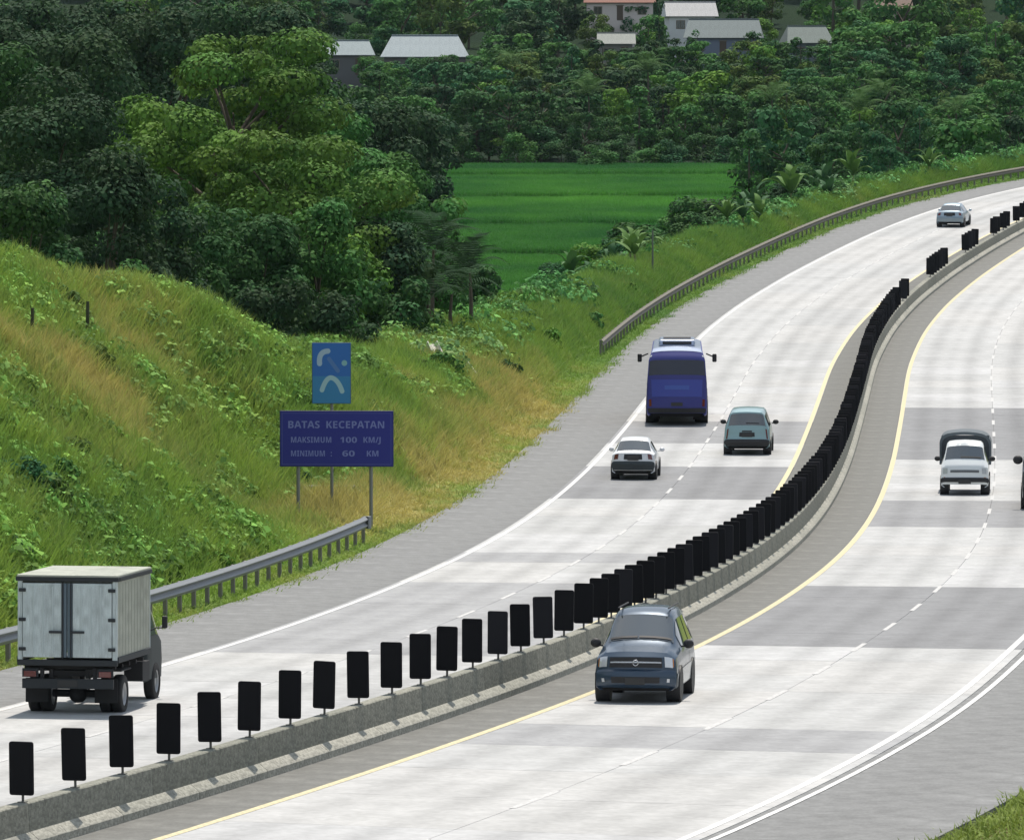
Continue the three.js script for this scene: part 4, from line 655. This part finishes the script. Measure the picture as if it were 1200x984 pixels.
function fan(name, leafName, geometry, m, x, d, h, scale, n, label, category, grp, R, sink = 0.15) {
  const g = group(name); g.position.set(x, ground(x, d) - sink, -d); g.rotation.y = R() * 6.28;
  mesh('stem', mergeGeometries([limb(0, 0, 0, 0.13 * scale, 0.1, h * 0.6, 0, 0.1 * scale, 8), limb(0.1, h * 0.6, 0, 0.1 * scale, 0.04, h, 0.06, 0.06 * scale, 8)]), name === 'palm_tree' ? bark : std(0.16, 0.18, 0.07, 0.8), g);
  for (let i = 0; i < n; i++) { const l = mesh(leafName, geometry, m, g); l.position.set(0.04, h - 0.05, 0.06); l.rotation.set(0, i * 2.4 + R() * 0.4, 0.75 - 0.95 * (i / n) + (R() - 0.5) * 0.3, 'YZX'); l.scale.setScalar(scale * (0.8 + 0.35 * R())); }
  return tag(g, label, category, grp);
}
{
  const R = rng(95);
  for (let i = 0; i < 22; i++) { const d = 385 + i * 5.6 + 3 * R(), u = -15.4 - 5.5 * R(), p = onRoad(d, u); const px = 600 + FOCAL * p.x / d; fan('banana_plant', 'leaf', bananaLeaf, bananaMats[Math.floor(R() * 3)], p.x, -p.z, 0.7 + 0.9 * R(), 0.8 + 0.4 * R(), 9, px < 880 ? 'banana plant with broad arching leaves between the rice field and far guard rail' : 'banana plant with broad leaves behind the guard rail of the far bend', 'banana plant', px < 880 ? 'banana plants by the rice field' : 'banana plants by the far bend', R); }
  for (const [px, d, h, label] of [[506, 316, 4.2, 'dark palm at the right end of the grove beside the rice field'], [552, 318, 3.0, 'dark palm with drooping fronds overlapping the rice field'], [470, 322, 4.4, 'dark palm inside the right side of the grove'], [530, 312, 2.2, 'low dark palm before the rice field'], [500, 308, 1.8, 'lowest dark palm at the foot of the grove']]) fan('palm_tree', 'frond', frond, palmMat, colX(px, d), d, h, 0.85, 14, label, 'palm', 'dark palms', R);
  for (const [px, d, h, label] of [[1008, 690, 6.5, 'green palm above the banana plants at the field end'], [1032, 700, 7.5, 'taller green palm right of the palm at the field end'], [905, 745, 6, 'palm at the foot of the wood near the field end'], [690, 742, 6.5, 'palm in the wood behind the middle of the rice field'], [760, 790, 6.5, 'palm in the wood below the grey roofs'], [1120, 690, 6.5, 'palm in the wood above the silver car'], [600, 800, 7, 'palm in the wood right of the pale roofs']]) fan('palm_tree', 'frond', frond, farPalm, colX(px, d), d, h, 1.1, 13, label, 'palm', 'palms in the far wood', R);
}

// ------------------------------------------------------------------ grass, weeds and rice: nobody could count them
function tuft(seed, blades, spread, width, bend) {
  const R = rng(seed), pos = [], idx = [];
  for (let i = 0; i < blades; i++) { const t = R() * 6.283, q = spread * Math.sqrt(R()), x = q * Math.cos(t), z = q * Math.sin(t), a = R() * 6.283, h = 0.55 + 0.45 * R(), bx = Math.cos(a) * bend * (0.4 + R()), bz = Math.sin(a) * bend * (0.4 + R()), px = -Math.sin(a + 0.6) * width, pz = Math.cos(a + 0.6) * width, k = pos.length / 3;
    pos.push(x - px, -0.05, z - pz, x + px, -0.05, z + pz, x - px * 0.8 + bx * 0.35, h * 0.6, z - pz * 0.8 + bz * 0.35, x + px * 0.8 + bx * 0.35, h * 0.6, z + pz * 0.8 + bz * 0.35, x + bx, h, z + bz); idx.push(k, k + 1, k + 2, k + 1, k + 3, k + 2, k + 2, k + 3, k + 4); }
  const g = new THREE.BufferGeometry(); g.setAttribute('position', new THREE.Float32BufferAttribute(pos, 3)); g.setIndex(idx); g.computeVertexNormals(); return g;
}
const bladeMat = phys(1, 1, 1, { roughness: 0.8, side: THREE.DoubleSide, transmission: 0.38, thickness: 0, specularIntensity: 0.3 });
function sow(name, geometry, count, seed, where, label, category, m = bladeMat) {
  const R = rng(seed), list = [], M = new THREE.Matrix4(), q = new THREE.Quaternion(), e = new THREE.Euler(), c = new THREE.Color();
  for (let i = 0; i < count; i++) { const s = where(R); if (s) list.push(s); }
  const o = new THREE.InstancedMesh(geometry, m, list.length); o.name = numbered(name); o.castShadow = o.receiveShadow = true;
  list.forEach((s, i) => { e.set((R() - 0.5) * 0.3, R() * 6.283, (R() - 0.5) * 0.3); M.compose(new THREE.Vector3(s.x, s.y ?? ground(s.x, s.d), -s.d), q.setFromEuler(e), new THREE.Vector3(s.w, s.h, s.w)); o.setMatrixAt(i, M); o.setColorAt(i, c.setRGB(...s.c)); });
  o.userData = { kind: 'stuff' }; tag(o, label, category); scene.add(o); return o;
}
const vary = (c, R, k = 0.5) => { const t = 1 - k / 2 + k * R(); return c.map((q) => q * t); };
const tallTuft = tuft(1, 15, 0.42, 0.02, 0.42), shortTuft = tuft(2, 14, 0.4, 0.022, 0.3), riceTuft = tuft(3, 12, 0.4, 0.03, 0.22);
const weed = leaves(44, [{ x: 0, y: 0.45, z: 0, r: 0.55, flat: 0.8 }, { x: 0.3, y: 0.3, z: 0.2, r: 0.4 }, { x: -0.25, y: 0.28, z: -0.2, r: 0.4 }], 0.17, 200);
sow('hill_grass', tallTuft, 78000, 201, (R) => { const d = 118 + 150 * R(), v = 0.9 + 19 * R(), p = onRoad(d, -13.3 - v); const k = fbm(p.x * 0.3, d * 0.12, 9); return { x: p.x, d: -p.z, h: (0.45 + 0.5 * R() + 0.5 * k) * smooth(0.2, 2.2, v) + 0.2, w: 0.8 + 0.6 * R(), c: vary(turf(p.x, -p.z, R), R) }; }, 'tall green and straw coloured grass covering the hillside on the left', 'grass');
sow('berm_grass', tallTuft, 62000, 202, (R) => { const d = 262 + 300 * R(), v = 0.7 + 11 * R() * R() + R(), p = onRoad(d, -13.3 - v); return { x: p.x, d: -p.z, h: (0.35 + 0.5 * R()) * smooth(0, 2, v) + 0.2, w: 0.8 + 0.6 * R(), c: vary(turf(p.x, -p.z, R), R) }; }, 'tall grass on the berm between road and rice field', 'grass');
sow('verge_grass', shortTuft, 34000, 203, (R) => { const d = 112 + 440 * R() * (0.5 + 0.5 * R()), u = -12.4 + 0.35 * noise(d * 0.35, 2) + 0.2 * noise(d * 1.3, 5) - 1.9 * R(), p = onRoad(d, u); return { x: p.x, d: -p.z, h: 0.12 + 0.28 * R() * R() + 0.1 * noise(p.x * 0.8, p.z * 0.3), w: 0.6 + 0.8 * R(), c: vary(turf(p.x, -p.z - 0.0, R), R) }; }, 'short dry grass along the left edge of the road', 'grass');
sow('corner_grass', shortTuft, 12000, 204, (R) => { const d = 104 + 70 * R(), u = 12.95 + 8 * Math.pow(R(), 1.5), p = onRoad(d, u); const k = fbm(p.x * 0.4, -p.z * 0.2); if (k > 0.05 && R() < 0.75) return null; return { x: p.x, d: -p.z, h: 0.1 + 0.22 * R(), w: 0.6 + 0.5 * R(), c: vary([0.2, 0.27, 0.045], R) }; }, 'green grass with bare soil in the lower right corner', 'grass');
sow('slope_weeds', weed, 11000, 205, (R) => { const d = 120 + 190 * R(), v = 1.4 + 14 * R(), p = onRoad(d, -13.3 - v); if (fbm(p.x * 0.25 + 70, d * 0.1) + 0.3 * R() < 0.1) return null; const c = turf(p.x, -p.z, R); if (c[0] > 0.78 * c[1]) return null; return { x: p.x, d: -p.z, h: 0.5 + 0.9 * R(), w: 0.5 + 0.8 * R(), c: vary([c[0] * 0.6, c[1] * 0.7, c[2] * 0.75], R, 1.0) }; }, 'leafy weeds mixed into the grass of the slope', 'weeds', phys(1, 1, 1, { vertexColors: true, roughness: 0.75, side: THREE.DoubleSide, transmission: 0.25, thickness: 0, specularIntensity: 0.1 }));
sow('verge_weeds', weed, 5200, 207, (R) => { const d = 285 + 260 * R(), v = 2.0 + 6.0 * R(), p = onRoad(d, -13.3 - v); if (R() > 0.15 + 0.6 * smooth(290, 400, d) || v < 3.4 - 1.2 * R() - 1.0 * smooth(340, 420, d)) return null; if (fbm(p.x * 0.2 + 20, d * 0.08) + 0.3 * R() < 0.08) return null; const c = turf(p.x, -p.z, R); return { x: p.x, d: -p.z, h: 0.7 + 1.1 * R(), w: 0.7 + 1.0 * R(), c: vary([c[0] * 0.5, c[1] * 0.68, c[2] * 0.95], R, 1.0) }; }, 'leafy weeds overgrowing the bank behind the far guard rail', 'weeds', phys(1, 1, 1, { vertexColors: true, roughness: 0.75, side: THREE.DoubleSide, transmission: 0.25, thickness: 0, specularIntensity: 0.1 }));
sow('rice_field', riceTuft, 170000, 206, (R) => { const d = 428 + 296 * Math.pow(R(), 1.2), px = 455 + 560 * R(), x = colX(px, d), u = offRoad(x, Math.min(d, 640)); if (u > -17.5 || ground(x, d) > 0.9) return null; if (bundAt(x, d) || Math.abs(noise(x * 0.012, d * 0.006 + 3)) < 0.015) return null; const k = clamp(0.45 + 1.3 * fbm(x * 0.06, d * 0.03, 12) + 0.5 * noise(x * 0.008, Math.floor((d - 0.08 * x) / 27) * 3.1), 0, 1.2); return { x, d, h: 0.45 + 0.25 * R(), w: 1.0 + 0.6 * R(), c: vary([lerp(0.05, 0.125, k), lerp(0.2, 0.36, k), lerp(0.045, 0.055, k)], R, 0.3) }; }, 'vivid green rice growing in the flat field beyond the road', 'rice');

// ------------------------------------------------------------------ houses on the far slope
const ironMap = texture(128, 128, (u, v) => { const g = 0.86 + 0.16 * (n24(u, v) - 0.5) + 0.1 * (n96(u, v) - 0.5) + 0.06 * Math.sin(u * 6.283 * 16); return [g, g, g]; });
function house(px, d, w, ridgeRow, eaveRow, depth, hip, roofC, wallC, label, turn = 0) {
  const x = colX(px, d), k = d / FOCAL, ridge = EYE - ridgeRow * k, eave = EYE - eaveRow * k, base = Math.min(ground(x, d), eave - 2.6) - 0.4, g = group('house'); g.position.set(x, base, -d); g.rotation.y = turn;
  tag(g, label, 'house', undefined);
  const H = eave - base, wall = std(...wallC, 0.9), roofM = std(...roofC, 0.85, 0, { map: ironMap }), frameM = std(0.2, 0.17, 0.13, 0.8), hw = w / 2 - 0.45, hd = depth / 2 - 0.45;
  box('wall', 2 * hw, H, 0.16, 0, H / 2, hd, wall, g); box('wall', 2 * hw, H, 0.16, 0, H / 2, -hd, wall, g); for (const s of [-1, 1]) box('wall', 0.16, H, 2 * hd - 0.18, s * (hw - 0.08), H / 2, 0, wall, g);
  const R = ridge - base, ix = hip * w / 2, P = [[-w / 2, H - 0.1, depth / 2], [w / 2, H - 0.1, depth / 2], [w / 2, H - 0.1, -depth / 2], [-w / 2, H - 0.1, -depth / 2], [-w / 2 + ix, R, 0], [w / 2 - ix, R, 0]], F = [[0, 1, 5, 4], [2, 3, 4, 5], [1, 2, 5], [3, 0, 4]];
  F.forEach((f, n) => { const pos = [], uv = []; for (let q = 1; q < f.length - 1; q++) for (const v of [f[0], f[q], f[q + 1]]) { pos.push(...P[v]); uv.push((n < 2 ? P[v][0] : P[v][2]) / 1.2, P[v][1] / 1.2); } const base3 = pos.slice(); for (let i = 0; i < pos.length; i += 9) for (const o of [6, 3, 0]) { base3.push(pos[i + o], pos[i + o + 1] - 0.07, pos[i + o + 2]); } const geo = new THREE.BufferGeometry(); geo.setAttribute('position', new THREE.Float32BufferAttribute(base3, 3)); geo.setAttribute('uv', new THREE.Float32BufferAttribute([...uv, ...uv], 2)); geo.computeVertexNormals(); mesh(n > 1 && hip < 0.05 ? 'gable' : 'roof', geo, n > 1 && hip < 0.05 ? wall : roofM, g); });
  box('ridge_cap', w - 2 * ix + 0.1, 0.1, 0.3, 0, R + 0.02, 0, roofM, g);
  const n = Math.max(1, Math.round(w / 3)); for (let i = 0; i < n; i++) { const wx = lerp(-hw, hw, (i + 0.5) / n); if (i === n >> 1 && n > 1) { const dr = group('door', g); box('door_leaf', 0.85, 2.0, 0.05, wx, H - 1.55, hd + 0.1, std(0.1, 0.07, 0.05, 0.7), dr); box('frame', 1.05, 0.12, 0.1, wx, H - 0.49, hd + 0.11, frameM, dr); } else { const wi = group('window', g); box('frame', 1.2, 1.15, 0.06, wx, H - 1.2, hd + 0.09, frameM, wi); for (const s of [-1, 1]) box('pane', 0.48, 0.95, 0.03, wx + s * 0.27, H - 1.2, hd + 0.125, glass, wi); } }
}
house(498, 884, 10.8, 41, 65, 7, 0.26, [0.40, 0.46, 0.48], [0.14, 0.13, 0.13], 'house with a pale hipped metal roof above the grove');
house(407, 890, 6.8, 47, 63, 6, 0.22, [0.32, 0.38, 0.39], [0.14, 0.14, 0.14], 'smaller house with a pale roof, left of the hipped roof');
house(726, 1003, 10, -22, 2, 7, 0.1, [0.4, 0.2, 0.15], [0.62, 0.55, 0.52], 'pinkish white house at the top edge, left of the slim dark tree');
house(722, 928, 5.0, 38, 50, 4.5, 0.02, [0.36, 0.38, 0.34], [0.2, 0.2, 0.18], 'small shed with a pale roof below the pinkish white house');
house(808, 962, 7.0, 2, 18, 6, 0.02, [0.5, 0.5, 0.5], [0.66, 0.66, 0.66], 'white house just behind the large grey roof', 0.1);
house(848, 932, 10.2, 22, 43, 7, 0.12, [0.19, 0.23, 0.23], [0.17, 0.2, 0.27], 'house with a large grey green roof and bluish walls', -0.06);
house(945, 938, 6.2, 30, 49, 6, 0.2, [0.19, 0.23, 0.21], [0.14, 0.17, 0.18], 'grey roofed house right of the large grey green roof', 0.15);
house(1046, 1000, 5.4, -10, 10, 6, 0.1, [0.26, 0.18, 0.14], [0.3, 0.26, 0.22], 'house with a brown roof at the top edge above the far bend');

// ------------------------------------------------------------------ small things on the slope
const oldConcrete = std(0.42, 0.42, 0.39, 0.9, 0, { map: wallMap, bumpMap: wallMap, bumpScale: 0.01 });
for (const [px, d, len, turn, tilt, label] of [[511, 288, 1.3, 0.5, 0.75, 'upper pale concrete drain chute in the grass of the berm'], [545, 292, 0.9, 0.6, 0.6, 'lower pale concrete drain chute in the grass of the berm']]) {
  const s = new THREE.Shape(); s.moveTo(-0.2, 0); s.lineTo(0.2, 0); s.lineTo(0.24, 0.22); s.lineTo(0.19, 0.22); s.lineTo(0.15, 0.05); s.lineTo(-0.15, 0.05); s.lineTo(-0.19, 0.22); s.lineTo(-0.24, 0.22);
  const o = mesh('drain_chute', new THREE.ExtrudeGeometry(s, { depth: len, bevelEnabled: false }).translate(0, 0, -len / 2).rotateX(tilt), std(0.6, 0.58, 0.5, 0.9), scene), x = colX(px, d); o.position.set(x, ground(x, d) + 0.62, -d); o.rotation.y = turn; tag(o, label, 'drain');
}
{ const d = 233, x = colX(386, d), s = new THREE.Shape(); s.moveTo(-1.05, -0.6); s.lineTo(1.05, -0.6); s.lineTo(1.05, 0.35); s.lineTo(0.8, 0.62); s.lineTo(-0.75, 0.62); s.lineTo(-1.05, 0.3); const o = mesh('drain_headwall', new THREE.ExtrudeGeometry(s, { depth: 0.25, bevelEnabled: true, bevelSize: 0.02, bevelThickness: 0.02, bevelSegments: 1 }), oldConcrete); o.position.set(x, ground(x, d) + 0.15, -d); tag(o, 'low grey concrete headwall in the grass behind the sign posts', 'headwall'); }
{ const d = 213, x = colX(323, d), g = new THREE.IcosahedronGeometry(0.16, 2), p = g.attributes.position; for (let i = 0; i < p.count; i++) { const k = 1 + 0.3 * noise(p.getX(i) * 9, p.getY(i) * 9, p.getZ(i) * 9); p.setXYZ(i, p.getX(i) * k * 1.4, p.getY(i) * k * 0.8, p.getZ(i) * k); } g.computeVertexNormals(); const o = mesh('pale_stone', g, std(0.62, 0.62, 0.48, 0.9)); o.position.set(x, ground(x, d) + 0.32, -d); tag(o, 'pale stone in the grass just above the guard rail', 'stone'); }
for (const [px, d, label] of [[36, 224, 'dark slender wooden post on the slope at the left edge'], [101, 231, 'dark slender wooden post on the slope, right of the other post']]) { const x = colX(px, d), o = mesh('wooden_post', limb(0, -0.3, 0, 0.075, 0.03, 1.55, 0, 0.05, 8), std(0.05, 0.055, 0.03, 0.95)); o.position.set(x, ground(x, d), -d); tag(o, label, 'post', 'slender posts on the slope'); }
{ const d = 392, x = colX(765, d), o = mesh('utility_post', limb(0, -0.3, 0, 0.06, 0, 2.9, 0, 0.045, 8), std(0.12, 0.14, 0.11, 0.9)); o.position.set(x, ground(x, d), -d); tag(o, 'thin grey post beside the banana plants at the field edge', 'post'); }

scene.fog = new THREE.FogExp2(0xb4c8d4, 0.00002);
renderer.render(scene, camera);
